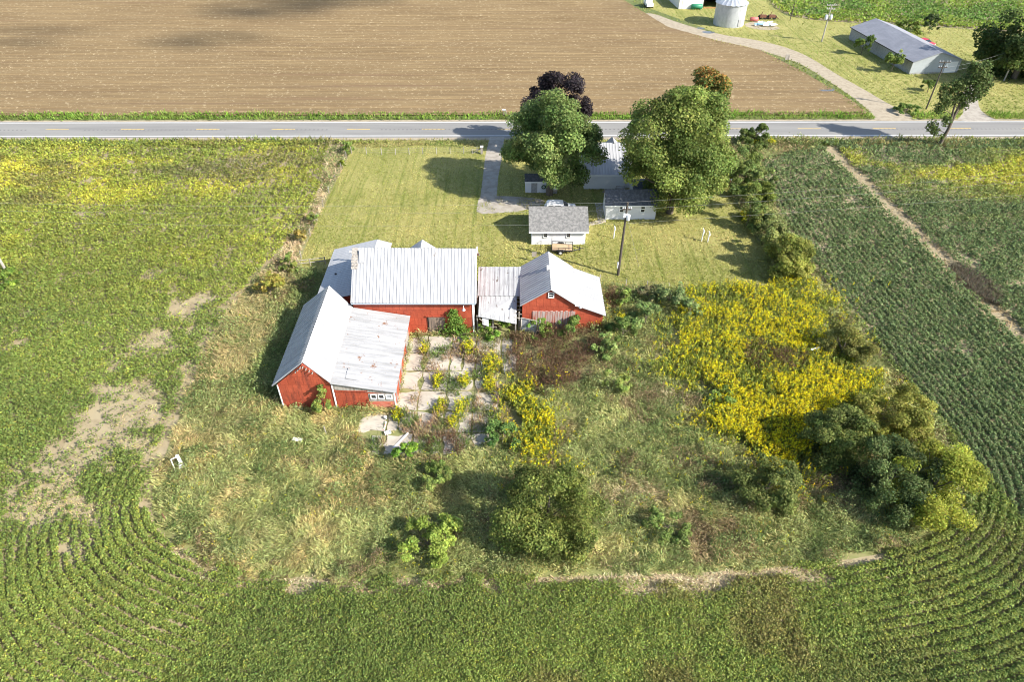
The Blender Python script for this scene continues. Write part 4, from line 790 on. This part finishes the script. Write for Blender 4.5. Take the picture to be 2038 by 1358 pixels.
BS = [  # u, v, zc, rx, rz, colours, leaf, label
    (852, 1078, .8, 2.6, .8, (.10, .14, .03), (.16, .2, .05), 'low light green thicket left of the foreground tree'),
    (1330, 1045, .6, 1.9, .6, MG, (.11, .15, .05), 'low green thicket right of the foreground tree'),
    (640, 795, 1.1, 1.0, 1.2, MG, YG, 'straggly sapling in front of the red barn wing'),
    (806, 902, .8, .95, .8, (.06, .12, .02), (.13, .19, .03), 'bright green bush at the lower end of concrete'),
    (870, 950, .7, 1.5, .7, (.07, .11, .03), (.13, .16, .05), 'green bramble below the bright green bush'),
    (1000, 870, .7, 1.6, .7, (.05, .10, .03), (.10, .15, .05), 'green bramble left of the yellow goldenrod strip'),
    (596, 470, .8, .9, .8, (.12, .11, .04), (.17, .13, .04), 'reddish green bush on the field margin near lawn corner'),
    (577, 524, .9, 1.2, .9, MG, OL, 'green bush on the field margin beside the two-rail fence'),
    (534, 570, .9, 1.7, .9, (.12, .13, .03), (.2, .16, .05), 'yellowish spreading bush left of the barn shadow'),
    (680, 327, .5, .6, .5, (.08, .12, .02), (.14, .15, .03), 'small round bush at the top of the lawn margin'),
    (622, 436, .6, .9, .6, MG, OL, 'small green bush halfway down the lawn margin'),
    (692, 296, .8, .9, .9, MG, (.1, .14, .03), 'green bush at the top left corner of lawn fence'),
    (985, 655, .6, 1.5, .7, (.06, .12, .02), (.12, .18, .04), 'leafy weeds heaped before the linking shed'),
    (925, 665, .4, 1.1, .4, (.06, .12, .02), (.13, .18, .04), 'low leafy weeds at the red barn corner'),
    (1070, 655, .7, 1.4, .7, (.06, .11, .025), (.12, .16, .04), 'leafy weeds below the leaning window sash'),
    (1135, 650, .8, 1.3, .8, (.055, .1, .025), (.11, .15, .045), 'bushy weeds against the faded planks of small barn'),
    (1205, 690, .9, 1.3, 1.0, (.08, .12, .04), (.15, .19, .07), 'pale green shrub right of the brown weed patch'),
    (1240, 655, .8, 1.5, .9, (.05, .085, .025), (.10, .14, .045), 'dark green shrub below the small barn eave'),
    (1285, 630, .9, 1.9, 1.0, (.07, .11, .04), (.13, .17, .07), 'grey-green shrub midway between barn and goldenrod'),
    (1335, 590, 1.0, 1.8, 1.1, (.07, .10, .045), (.12, .155, .07), 'tall grey-green shrub at the lawn end of the weeds'),
    (1375, 615, .9, 1.3, .9, (.08, .11, .045), (.13, .16, .07), 'grey-green shrub touching the top of goldenrod'),
    (1240, 592, .7, 1.0, .7, (.08, .12, .035), (.14, .17, .05), 'leafy shrub at the wire fence by small barn'),
    (1290, 585, .7, 1.1, .7, (.06, .08, .04), (.11, .10, .06), 'mauve-tinged shrub along the wire fence'),
    (1440, 795, .7, 1.3, .7, (.07, .12, .03), (.14, .18, .05), 'light green shrub in the notch of the goldenrod'),
    (1225, 760, .6, 1.5, .6, (.10, .14, .04), (.17, .2, .06), 'yellow-green weeds right of the brown patch'),
    (1720, 88, 1.7, 1.6, 1.8, (.05, .085, .022), (.09, .12, .03), 'bush against the block wall of long grey building'),
    (1780, 122, 1.7, 1.7, 1.8, (.07, .11, .03), (.13, .16, .05), 'pale leafy bush at the near end of long building'),
    (1803, 57, 1.4, 2.6, 1.5, (.05, .085, .022), (.10, .12, .03), 'bush behind the roof of the long grey building'),
    (1854, 48, 1.4, 1.7, 1.6, (.025, .04, .018), (.04, .06, .025), 'dark round evergreen bush on the far lawn'),
    (1805, 217, .5, 2.1, .5, (.06, .1, .03), (.1, .14, .04), 'low bush beside the slender pole at the road'),
    (12, 556, .8, 1.7, .8, (.05, .09, .02), (.10, .14, .03), 'dark bush at the foot of pale pole at left'),
    (1850, 172, .9, 1.6, .9, (.035, .06, .018), (.07, .1, .025), 'dark bush near the ragged tree and slender pole')]
for i, (u, v, z, rx, rz, c1, c2, lb) in enumerate(BS):
    dd = math.dist(g(u, v, z), (0, 0, CAM_H)); sz = min(.42, max(.16, .0031 * dd)); n = int(min(9000, 21 * (rx * rx + 2 * rx * rz) / (sz * sz) * 1.0))
    c1, c2 = [tuple(np.array(c_) * (1.3, 1.25, 1.05)) for c_ in (c1, c2)]; k_ = (1.12, 1.5) if v > 560 else (1.15, 1.3); tree('shrub' if i > 3 else 'thicket', lb, 'shrub', u, v, z * k_[1], (rx * k_[0], rx * k_[0], rz * k_[1]), max(24, int(20 * rx)), n, sz, c1, c2, 60 + i, .05, low=-.5)
# vine climbing the barn
def vine():
    r_ = np.random.default_rng(77); N = 1500; t = r_.random(N) ** 1.2; x = -10.8 + 4.6 + .25 * np.sin(t * 5) + r_.normal(size=N) * (.95 * (1 - t) ** 1.5 + .18); y = 58.55 - np.abs(r_.normal(size=N)) * (.22 + .25 * (1 - t)); z = .1 + t * 3.3
    x = np.where(t < .5, x - .7 * (r_.random(N)) * (1 - t), x)
    nn = unit(np.stack([0 * x, -1 + 0 * x, .5 + 0 * x], -1) + .6 * r_.normal(size=(N, 3))); A, S = leaf_axes(nn, .2 * r_.uniform(.6, 1.3, N), .8, r_)
    o = quads('climbing_vine', np.stack([x, y, z], -1), A, S, jitter((.085, .14, .025), N, r_, .3), LEAF); tag(o, 'green vine climbing the front wall beside the barn door', 'vine')
vine()
# goldenrod clumps standing singly
def rod(name, X, Y, h, m_per, parent=None, wild=.25, size=.13, seed=0, yel=(.62, .43, .012), grn=(.075, .11, .025), fl=None):
    r_ = np.random.default_rng(seed); n = len(X); ang = r_.random(n) * 6.283; ln = wild * r_.random(n) + .1 * vn(X, Y, 3, 5)
    L = np.stack([np.cos(ang) * ln, np.sin(ang) * ln, 1 + 0 * X], -1) * np.asarray(h)[:, None]; B0 = np.stack([X, Y, 0 * X], -1)
    fl = np.ones(n) if fl is None else fl
    Bs, As, Ss, Cs = [], [], [], []
    ng = m_per[0]; k = np.repeat(np.arange(n), ng); t = r_.random(len(k)) * .8; s = size * r_.uniform(.8, 1.6, len(k)); q = r_.random(len(k)) * 6.283
    A = np.stack([np.cos(q) * .7, np.sin(q) * .7, .75 + 0 * q], -1) * (s * 1.5)[:, None]; S = np.stack([-np.sin(q), np.cos(q), 0 * q], -1) * (s * .28)[:, None]
    Bs.append(B0[k] + L[k] * t[:, None]); As.append(A); Ss.append(S); Cs.append(jitter(grn, len(k), r_, .28))
    nf = m_per[1]; k = np.repeat(np.arange(n), nf); k = k[(r_.random(n) < fl)[k]]; t = .74 + .3 * r_.random(len(k)); off = r_.normal(size=(len(k), 3)) * size * .55 * (1.2 - t + .15)[:, None] * 2
    nn = unit(np.array([0, 0, .6]) + r_.normal(size=(len(k), 3))); A, S = leaf_axes(nn, size * r_.uniform(.6, 1.15, len(k)), .7, r_)
    Bs.append(B0[k] + L[k] * t[:, None] + off); As.append(A); Ss.append(S); Cs.append(jitter(yel, len(k), r_, .22, .05))
    return quads(name, np.concatenate(Bs), np.concatenate(As), np.concatenate(Ss), np.concatenate(Cs), LEAF, parent)
GC = [(980, 735, .95, 1.25, 'tallest goldenrod clump at the right rim of the concrete yard'), (932, 700, .8, .9, 'goldenrod clump in the middle of upper concrete yard'), (920, 822, .75, 1.2, 'bushy goldenrod clump on the lower concrete yard'),
    (870, 765, .6, .9, 'narrow goldenrod clump along the left concrete joint'), (926, 765, .65, .9, 'goldenrod clump above the bushy lower one'), (790, 832, .55, .6, 'small goldenrod clump at the lean-to corner'),
    (876, 815, .65, .6, 'sparse goldenrod clump left of the bushy lower one'), (900, 845, .5, .6, 'small goldenrod clump below the bushy lower one'), (845, 700, .5, .7, 'small goldenrod clump near the barn door'),
    (975, 770, .8, .8, 'spreading goldenrod clump below the tallest one'), (1185, 648, .5, 1.0, 'goldenrod clump at the right corner of the small barn'), (1236, 640, .5, 1.0, 'goldenrod sprig among shrubs right of the small barn'),
    (1502, 290, .5, .9, 'goldenrod clump at the roadside bush'), (1535, 288, .5, .8, 'goldenrod sprig on the verge right of roadside bush'), (1480, 440, .6, .9, 'goldenrod clump at the foot of the lawn hedge')]
for i, (u, v, r0, h, lb) in enumerate(GC):
    r_ = np.random.default_rng(200 + i); x, y, _ = g(u, v); h *= 1.25; r0 *= 1.15; n = int(100 * r0 * r0) + 26; q = r_.random(n) * 6.283; d = r0 * r_.random(n) ** .5
    gx2 = .62 * d * np.cos(q) + .25 * r_.normal(size=n) * r0; gy2 = 1.25 * d * np.sin(q) + .3 * r_.normal(size=n) * r0; o = rod('goldenrod_clump', gx2, gy2, h * r_.uniform(.35, 1.15, n), (11, 8), None, .35, .11, 300 + i, (.60, .44, .014), (.12, .15, .03), r_.uniform(.55, 1, n)); o.location = (x, y, .03); tag(o, lb, 'goldenrod', 'goldenrod clumps standing singly')

# ------------------------------------------------------------------ masses of small plants (nobody could count them)
MARG = 260
def sample(n, poly=None, u0=-MARG, u1=2038 + MARG, v0=-30, v1=1358 + MARG, seed=1):
    """ground points, denser where the ground is nearer the viewer (level of detail by distance)"""
    r_ = np.random.default_rng(seed)
    if poly is not None:
        pass
    P_ = g(r_.uniform(u0, u1, n), r_.uniform(v0, v1, n)); X, Y = P_[:, 0], P_[:, 1]
    if poly is FARM: m = inside(poly, X + 2.2 * (fbm(X, Y, 1.6, 15) - .5), Y + 2.6 * (fbm(X, Y, 1.6, 18) - .5)); X, Y = X[m], Y[m]
    elif poly is not None: m = inside(poly, X, Y); X, Y = X[m], Y[m]
    return X, Y
FOOT = [(-17.6, -4, 58.5, 67.8), (-22.7, -11.4, 46.8, 59), (-4.1, 1.2, 58.3, 66.6), (1.1, 10.2, 59.4, 66.6), (-21.8, -14, 60, 71), (2.5, 9.8, 77.2, 83.5), (13.1, 20.3, 83.9, 87.5)]
def free(X, Y):
    m = np.ones(X.shape, bool)
    for x0_, x1_, y0_, y1_ in FOOT: m &= ~((X > x0_) & (X < x1_) & (Y > y0_) & (Y < y1_))
    return m
def blob(X, Y, u, v, r): x, y, _ = g(u, v); return np.exp(-((X - x) ** 2 + (Y - y) ** 2) / (r * r))
def soy():
    X, Y = sample(300000, None, v0=270, seed=21); m = ~inside(FARM, X, Y) & (Y < ry(110.2, X)) & (Y > 2); X, Y = X[m], Y[m]
    d, bx, by = nearest(FARM, X, Y); gx_, gy_ = (X - bx) / (d + 1e-6), (Y - by) / (d + 1e-6)
    dd, _, _ = nearest(DITCH, X, Y, False); xd = np.interp(Y, [p[1] for p in DITCH][::-1], [p[0] for p in DITCH][::-1])
    right = (X > 25) & (Y > 22) & (X > np.interp(Y, [22, 60, 110], [44, 40, 30]))
    rw = np.clip(blob(X, Y, 120, 1230, 12) * 1.05 + blob(X, Y, 560, 370, 18) * 1.3 + .75 * blob(X, Y, 2000, 1230, 14) + .12, 0, 1); rw = np.where(right, np.where(X > xd, .5, .85), rw)
    W = .76; lod = dist_cam(X, Y) / 55; RG = np.random.default_rng(5); lane = (np.floor(d / W) + .5) * W
    sh = (lane - d + RG.normal(size=len(X)) * np.where(right, .09, .11)) * rw; X = X + gx_ * sh; Y = Y + gy_ * sh
    # where the stand is thin
    sd_ = nearest(SPARSE, X, Y)[0]; thin = sstep(-3.6, .8, np.where(inside(SPARSE, X, Y), sd_, -sd_) + 5 * (fbm(X, Y, 3, 42) - .5)); nz = .5 * vn(X, Y, 1.5, 40) + .5 * vn(X, Y, 4, 41)
    keep = RG.random(len(X)) < 1 - thin * (.92 - .8 * sstep(.42, .64, nz))
    edge = (d < .6 + 1.9 * vn(X, Y, 3, 44)) & (Y < 34) & (X > -28) & (X < 26) & (RG.random(len(X)) < .9 * sstep(.38, .58, fbm(X, Y, 2, 46))); edge |= (d < .55 + .4 * vn(X, Y, 2, 49)) & (vn(X, Y, 5, 51) > .5) & (Y < 52) & (X < 30); keep &= ~edge
    keep &= ~((dd < .75 + .5 * vn(X, Y, 3, 47)) & (Y < 108.5))
    lf = (blob(X, Y, 470, 700, 0.1) > 2)
    
    holes = fbm(X, Y, 5, 50); keep &= ~((holes > .77) & (RG.random(len(X)) < .7))
    bl_ = np.maximum(np.exp(-(((X - 57) / 2.2) ** 2 + ((Y - 68) / 5) ** 2)), 0); keep &= RG.random(len(X)) > bl_
    X, Y, d, lod, right, xd, rw = (a[keep] for a in (X, Y, d, lod, right, xd, rw)); n = len(X)
    # colour: green, with ripening yellow bands and dull brownish ground
    base = np.tile(np.array((.108, .140, .036)), (n, 1)); base[right] = (.100, .132, .052)
    far = sstep(60, 78, Y) * (X < -20)
    ye = far * (.26 + .6 * sstep(.42, .7, fbm(X * .4, Y, 7, 60) + .02) * sstep(-24, -40, X)) * (X < -24) * (1 - .6 * sstep(103, 109, Y)); ye = np.maximum(ye, 1.0 * np.exp(-(((X + 45) / 6) ** 2 + ((Y - 94) / 5.5) ** 2)))
    yr = sstep(80, 95, Y - .12 * (X - 60)) * (X > xd) * sstep(.36, .58, fbm(X * .4, Y, 8, 63) + .05) * (Y < 107); ye = np.maximum(ye, yr * .95)
    ye = np.maximum(ye, (RG.random(n) < .10) * .32 * ~right); lt = sstep(.4, .7, vn(X, Y, 14, 67)) * .5 * ~right
    base = base + (np.array((.31, .30, .04)) - base) * (ye * .85)[:, None]; base = base * (1 + .45 * lt[:, None] * np.array((1.25, 1, .6)))
    dk = far * sstep(.55, .72, fbm(X * .5, Y, 7, 70)); base = base + (np.array((.10, .10, .04)) - base) * (dk * .7)[:, None]
    br = sstep(.5, .72, fbm(X, Y, 4, 73) - .09 + .12 * sstep(-5, 20, X)) * (Y < 34); base = base + (np.array((.15, .115, .045)) - base) * (br * np.where((X > -2) & (X < 21), .55, .2) * np.where(right, .2, 1))[:, None]
    base = jitter(base, n, RG, .12, .04)
    K = 8; k = np.repeat(np.arange(n), K); r_ = np.random.default_rng(6); q = r_.random(len(k)) * 6.283; rad = (.23 * np.where(rw[k] > .6, np.where(right[k], .88, .9), 1.15)) * lod[k] ** .7 * r_.random(len(k)) ** .5
    hh = .55 + .35 * vn(X, Y, 1.3, 75); z = hh[k] * (1 - .45 * (rad / .4) ** 2).clip(.3, 1) * r_.uniform(.55, 1.1, len(k))
    P_ = np.stack([X[k] + rad * np.cos(q), Y[k] + rad * np.sin(q), z], -1)
    nn = unit(np.stack([np.cos(q) * .45, np.sin(q) * .45, .8 + 0 * q], -1) + .45 * r_.normal(size=(len(k), 3))); A, S = leaf_axes(nn, .138 * lod[k] ** .9 * r_.uniform(.65, 1.3, len(k)), .8, r_)
    o = quads('soybean_crop', P_ - .5 * A, A, S, jitter(base[k], len(k), r_, .2, .05), LEAF); tag(o, kind='stuff')
    print('soy leaves', len(k))
soy()
def blades(name, X, Y, ln, wd, lean, col, seed, flow=7, upz=.45, spread=.5):
    r_ = np.random.default_rng(seed); n = len(X); a = 6.283 * 1.6 * fbm(X, Y, flow, seed + 3) + spread * r_.normal(size=n); L = ln * r_.uniform(.6, 1.25, n)
    el = np.clip(upz + .25 * r_.normal(size=n), .12, 1.4); A = np.stack([np.cos(a) * np.cos(el), np.sin(a) * np.cos(el), np.sin(el)], -1) * L[:, None]
    t_ = r_.random(n) * 6.283; S = np.stack([-np.sin(a), np.cos(a), .5 * np.sin(t_)], -1) * (wd * .5 * r_.uniform(.7, 1.4, n))[:, None]
    z = np.abs(r_.normal(size=n)) * .25 * lean
    return quads(name, np.stack([X, Y, z], -1), A, S, col, STRAW)
INLAWN = lambda X, Y: inside(LAWN, X, Y)
def in_any(ps, X, Y):
    m = np.zeros(X.shape, bool)
    for p in ps: m |= inside(p, X, Y)
    return m
def meadow():
    X, Y = sample(600000, FARM, 280, 1980, 275, 1170, seed=31); m = ~INLAWN(X, Y) & free(X, Y) & ~in_any(GOLD, X, Y) & (~in_any(DEAD[:1], X, Y) | (vn(X, Y, 1.1, 159) > .6)); X, Y = X[m], Y[m]
    c = inside(CONCRETE, X, Y); RG = np.random.default_rng(3); m = ~c; X, Y = X[m], Y[m]
    lod = dist_cam(X, Y) / 58; n = len(X)
    straw = np.array((.37, .30, .135)); gr = np.array((.225, .242, .092)); dg = np.array((.135, .17, .058)); br = np.array((.24, .18, .10)); wg = np.array((.31, .31, .125))
    z1 = fbm(X, Y, 5, 100); z2 = fbm(X, Y, 3, 105); z3 = fbm(X, Y, 2.2, 110)
    leftness = sstep(-2, -12, X); col = gr + (wg - gr) * sstep(.35, .65, z1)[:, None]
    col = col + (straw - col) * (sstep(.42, .62, z2) * (.35 + .6 * leftness))[:, None]
    col = col + (dg - col) * (sstep(.5, .68, z3) * (.85 - .5 * leftness))[:, None]
    col = col + (br - col) * (sstep(.56, .7, fbm(X, Y, 4, 115)) * (.8 - .55 * leftness))[:, None]
    pale = np.maximum(blob(X, Y, 1340, 800, 1.8), blob(X, Y, 1250, 985, 2.0)); col = col + (np.array((.42, .36, .22)) - col) * (.7 * pale)[:, None]
    edge = sstep(40, 60, Y) * (X < -22); col = col + (np.array((.30, .24, .12)) - col) * (edge * .75 * sstep(-25, -30, X))[:, None]
    vg = (X < -26) & (Y > 70); col[vg] = col[vg] * .25 + np.array((.38, .29, .19)) * .75
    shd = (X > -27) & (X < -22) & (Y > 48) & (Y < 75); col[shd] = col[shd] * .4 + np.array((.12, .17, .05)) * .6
    col = jitter(col, n, RG, .25, .06)
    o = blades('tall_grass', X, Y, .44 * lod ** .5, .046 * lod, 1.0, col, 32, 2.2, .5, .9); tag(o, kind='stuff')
meadow()
def weeds():
    X, Y = sample(85000, FARM, 280, 1980, 275, 1170, seed=41); RG = np.random.default_rng(4)
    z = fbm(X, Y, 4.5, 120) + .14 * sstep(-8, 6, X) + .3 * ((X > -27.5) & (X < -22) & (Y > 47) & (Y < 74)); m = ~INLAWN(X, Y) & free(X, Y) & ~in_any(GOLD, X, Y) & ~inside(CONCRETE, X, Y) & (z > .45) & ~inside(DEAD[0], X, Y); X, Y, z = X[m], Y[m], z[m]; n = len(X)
    lod = dist_cam(X, Y) / 58; t = vn(X, Y, 2.3, 125); hc = .3 + 1.35 * vn(X, Y, 1.3, 128) ** 1.5 * sstep(.42, .6, z)
    col = np.array((.10, .13, .042)) + (np.array((.20, .22, .085)) - np.array((.10, .13, .042))) * sstep(.35, .75, t)[:, None]
    ww = sstep(.62, .7, fbm(X, Y, 2.5, 131)); col = col + (np.array((.15, .10, .06)) - col) * (ww * .8)[:, None]
    K = 6; k = np.repeat(np.arange(n), K); r_ = np.random.default_rng(7); q = r_.random(len(k)) * 6.283; rad = .22 * lod[k] * r_.random(len(k)) ** .5
    P_ = np.stack([X[k] + rad * np.cos(q), Y[k] + rad * np.sin(q), hc[k] * r_.uniform(.35, 1.1, len(k))], -1); nn = unit(np.stack([np.cos(q) * .5, np.sin(q) * .5, .7 + 0 * q], -1) + .5 * r_.normal(size=(len(k), 3)))
    A, S = leaf_axes(nn, .15 * lod[k] * r_.uniform(.6, 1.3, len(k)), .6, r_); o = quads('weed_cover', P_, A, S, jitter(col[k], len(k), r_, .25, .07), LEAF); tag(o, kind='stuff')
    # yellow specks and stalks scattered through the weeds
    X, Y = sample(2600, FARM, 280, 1980, 560, 1170, seed=43); m = ~INLAWN(X, Y) & free(X, Y) & ~inside(CONCRETE, X, Y) & (fbm(X, Y, 4, 134) > .56); X, Y = X[m], Y[m]
    o = rod('scattered_flowers', X, Y, np.full(len(X), .8), (5, 4), None, .4, .12, 45, (.45, .38, .03), (.10, .14, .035)); tag(o, kind='stuff')
weeds()
def joint_weeds():
    X, Y = sample(60000, CONCRETE, 680, 1060, 655, 920, seed=47); fx = np.abs((X - gx[0] + 1.375) % 2.75 - 1.375); fy = np.abs((Y - gy[0] + 1.45) % 2.9 - 1.45); x0, _, _ = g(870, 780)
    de = sstep(.36, .6, fbm(X, Y, 2.6, 190) + .13 * sstep(-9.5, -3, X)); R_ = np.random.default_rng(15)
    m = (np.minimum(fx, fy) < .12 + 1.0 * de) & (R_.random(len(X)) < .2 + .8 * de) & (vn(X, Y, 1.2, 193) > .3); X, Y = X[m], Y[m]; n = len(X)
    col = np.array((.10, .14, .04)) + (np.array((.24, .17, .10)) - np.array((.10, .14, .04))) * sstep(.4, .6, fbm(X, Y, 1.6, 195))[:, None]
    o = blades('joint_weeds', X, Y, .45, .06, 1.3, jitter(col, n, R_, .3), 196, 2, .9, 1.5); tag(o, kind='stuff')
joint_weeds()
def dry_grass():
    X, Y = sample(190000, None, -100, 1700, 270, 1200, seed=53); d, _, _ = nearest(FARM, X, Y); R_ = np.random.default_rng(16); out = ~inside(FARM, X, Y)
    a = out & (d < .6 + 2.1 * vn(X, Y, 3, 44)) & (Y < 34) & (X < 27) & (R_.random(len(X)) < .9); c = inside(SPARSE, X, Y) & out & (R_.random(len(X)) < .75 * sstep(.3, .6, fbm(X, Y, 5, 55) + .25 * np.exp(-d / 4)))
    m = a | c; X, Y, a = X[m], Y[m], a[m]; n = len(X); col = np.where(a[:, None], np.array((.42, .345, .22)), np.array((.34, .29, .14))); g2 = sstep(.45, .65, fbm(X, Y, 2, 57)) * np.where(a, .08, .7); col = col + (np.array((.17, .19, .06)) - col) * g2[:, None]
    o = blades('dry_grass', X, Y, .34, .05, .3, jitter(col, n, R_, .25), 197, 4, .5, 1.2); tag(o, kind='stuff')
dry_grass()
def goldenrod():
    X, Y = sample(26000 * 4, None, 980, 1800, 550, 1010, seed=51); RG = np.random.default_rng(9); m = in_any(GOLD, X + 2.6 * (fbm(X, Y, 3, 146) - .5) * 2, Y + 2.6 * (fbm(X, Y, 3, 148) - .5) * 2); X, Y = X[m], Y[m]
    z = .6 * fbm(X, Y, 5, 140) + .4 * vn(X, Y, 1.6, 143); fl = .08 + .66 * sstep(.36, .66, z + .02); ed, _, _ = nearest(GOLD[0], X, Y); m = RG.random(len(X)) < .38; X, Y, fl = X[m], Y[m], fl[m]
    dk = in_any(DEAD[2:3], X, Y); fl = np.where(dk, .1, fl * .95); fl = np.where(X < 12, fl * (.25 + .75 * sstep(.45, .6, vn(X, Y, 1.2, 149))), fl)
    X2, Y2 = sample(40000, None, 980, 1800, 550, 1010, seed=54); near = np.minimum(nearest(GOLD[0], X2, Y2)[0], nearest(GOLD[1], X2, Y2)[0]); m = ~in_any(GOLD, X2, Y2) & (RG.random(len(X2)) < .22 * np.exp(-near / 1.3)) & ~INLAWN(X2, Y2); X, Y, fl = np.concatenate([X, X2[m]]), np.concatenate([Y, Y2[m]]), np.concatenate([fl, np.full(m.sum(), .6)])
    h = .8 + .6 * vn(X, Y, 1.4, 144) + .4 * RG.random(len(X)); lod = dist_cam(X, Y).mean() / 58
    o = rod('goldenrod_stand', X, Y, h, (11, 8), None, .3, .105 * lod, 52, (.56, .40, .012), (.15, .172, .03), fl); tag(o, kind='stuff'); print('rods', len(X))
goldenrod()
def dead():
    X, Y = sample(60000, None, 800, 1650, 560, 960, seed=61); m = in_any(DEAD, X + 3 * (fbm(X, Y, 2, 152) - .5), Y + 3 * (fbm(X, Y, 2, 154) - .5)) & free(X, Y) & (vn(X, Y, .9, 156) > .33) & ~((Y < 46) & (vn(X, Y, .5, 158) > .5)); X, Y = X[m], Y[m]; r_ = np.random.default_rng(10); n = len(X)
    K = 6; k = np.repeat(np.arange(n), K); N = len(k); q = r_.random(N) * 6.283; el = r_.uniform(.2, 1.4, N); L = r_.uniform(.2, .55, N)
    A = np.stack([np.cos(q) * np.cos(el), np.sin(q) * np.cos(el), np.sin(el)], -1) * L[:, None]; S = unit(r_.normal(size=(N, 3))) * .028
    h = 1.5 * vn(X, Y, 1.5, 150) + .4; P_ = np.stack([X[k] + .12 * r_.normal(size=N), Y[k] + .12 * r_.normal(size=N), h[k] * r_.random(N)], -1)
    o = quads('dead_weeds', P_, A, S, jitter((.10, .062, .038), N, r_, .5, .1), STRAW); tag(o, kind='stuff')
dead()
def short_grass():
    X, Y = sample(130000, LAWN, 560, 1600, 262, 600, seed=71); m = free(X, Y) & ~in_any(DRIVE[:1], X, Y) & (Y < 111); RG = np.random.default_rng(12); m &= ~(inside(DRIVE[1], X, Y) & (fbm(X, Y, 1.4, 170) < .53)); X, Y = X[m], Y[m]; n = len(X)
    col = np.array((.185, .20, .05)) + (np.array((.31, .28, .10)) - np.array((.185, .20, .05))) * sstep(.3, .7, fbm(X, Y, 5, 160))[:, None]
    st = .5 + .5 * np.sin(5.2 * (X + .012 * (Y - 82) ** 2)); col = col * (1 - .2 * st[:, None]); wn = np.maximum(blob(X, Y, 1420, 480, 5), .8 * blob(X, Y, 1320, 460, 4)); col = col + (np.array((.38, .31, .15)) - col) * (.55 * wn)[:, None]
    o = blades('lawn_grass', X, Y, .2, .11, .1, jitter(col, n, RG, .22, .05), 72, 3, .5, 1.5); tag(o, kind='stuff')
    # verges along the road: ragged and lush
    X, Y = sample(90000, None, v0=205, v1=300, seed=73); yy = Y - RS * X
    m = ((yy > 119.9) & (yy < 122.6 + .5 * vn(X, 0 * X, 4, 161)) & ~inside(LANE, X, Y) & ~inside(LANE2, X, Y)) | ((yy > 107.6 + 1.6 * vn(X, 0 * X, 5, 162)) & (yy < 111.3) & ~in_any(DRIVE, X, Y) & free(X, Y)); X, Y, yy = X[m], Y[m], yy[m]; n = len(X)
    nr = yy < 115; col = np.where(nr[:, None], np.array((.12, .15, .04)), np.array((.12, .19, .03))); t = sstep(.4, .65, fbm(X, Y, 6, 164)) * np.where(nr, .6, .15); col = col + (np.array((.30, .23, .11)) - col) * t[:, None]
    inl = INLAWN(X, Y); ln = np.where(inl, .3, .75) * (.6 + .8 * vn(X, Y, 3, 166))
    o = blades('verge_grass', X, Y, ln, .16, .3, jitter(col, n, RG, .25, .06), 74, 4, .8, 1.2); tag(o, kind='stuff')
    # ragged grass along the lane, the far lawn and the ditch
    X, Y = sample(70000, None, 1240, 2300, -25, 240, seed=75); dl, _, _ = nearest(LANE, X, Y); pr = np.array(PLOUGH); od = np.argsort(pr[:, 1]); xr = np.interp(Y, pr[od, 1], pr[od, 0])
    m = (X > xr - 2.5 * vn(X, Y, 4, 167)) & ~inside(LANE, X, Y) & ~inside(LANE2, X, Y) & ~inside(FARFIELD, X, Y) & (Y > 121); X, Y, xr, dl = X[m], Y[m], xr[m], dl[m]; m = RG.random(len(X)) < .75; X, Y, xr, dl = X[m], Y[m], xr[m], dl[m]; n = len(X)
    col = np.array((.14, .17, .04)) + (np.array((.26, .25, .09)) - np.array((.14, .17, .04))) * sstep(.35, .65, fbm(X, Y, 8, 168))[:, None]
    o = blades('far_grass', X, Y, np.where(X < xr + 4, .5, .3), .2, .1, jitter(col, n, RG, .2, .05), 76, 5, .6, 1.2); tag(o, kind='stuff')
    X, Y = sample(60000, None, 1560, 2300, 280, 900, seed=77); dd, _, _ = nearest(DITCH, X, Y, False); m = (dd < 1.5) & (RG.random(len(X)) < .8); X, Y = X[m], Y[m]; n = len(X)
    col = np.array((.28, .22, .12)) + (np.array((.13, .16, .05)) - np.array((.28, .22, .12))) * sstep(.45, .6, fbm(X, Y, 4, 169))[:, None]
    o = blades('ditch_grass', X, Y, .4, .1, .1, jitter(col, n, RG, .25, .06), 78, 4, .5, 1); tag(o, kind='stuff')
short_grass()
def dark_patch():
    X, Y = sample(40000, None, 1800, 2000, 500, 680, seed=79); m = np.exp(-(((X - 57.2 - (68 - Y) * .1) / 2.0) ** 2 + ((Y - 68) / 5) ** 2)) > .45; X, Y = X[m], Y[m]; r_ = np.random.default_rng(13); n = len(X)
    o = blades('withered_weeds', X, Y, .7, .05, .4, jitter((.11, .095, .065), n, r_, .3), 80, 4, 1.0, 1.5); tag(o, kind='stuff')
dark_patch()
def far_crop():
    X, Y = sample(60000, FARFIELD, 1480, 2300, -60, 80, seed=81); r_ = np.random.default_rng(14); n = len(X); t = sstep(.4, .62, fbm(X, Y, 10, 180)); ed = sstep(4, 0, nearest(FARFIELD, X, Y)[0])
    col = np.array((.085, .14, .03)) + (np.array((.16, .20, .03)) - np.array((.085, .14, .03))) * np.maximum(t * .5, ed)[:, None]
    nn = unit(np.array([0, -.2, .8]) + .5 * r_.normal(size=(n, 3))); A, S = leaf_axes(nn, .6 * r_.uniform(.6, 1.3, n), .8, r_); o = quads('far_crop', np.stack([X, Y, r_.uniform(.3, .8, n)], -1), A, S, jitter(col, n, r_, .25), LEAF); tag(o, kind='stuff')
far_crop()
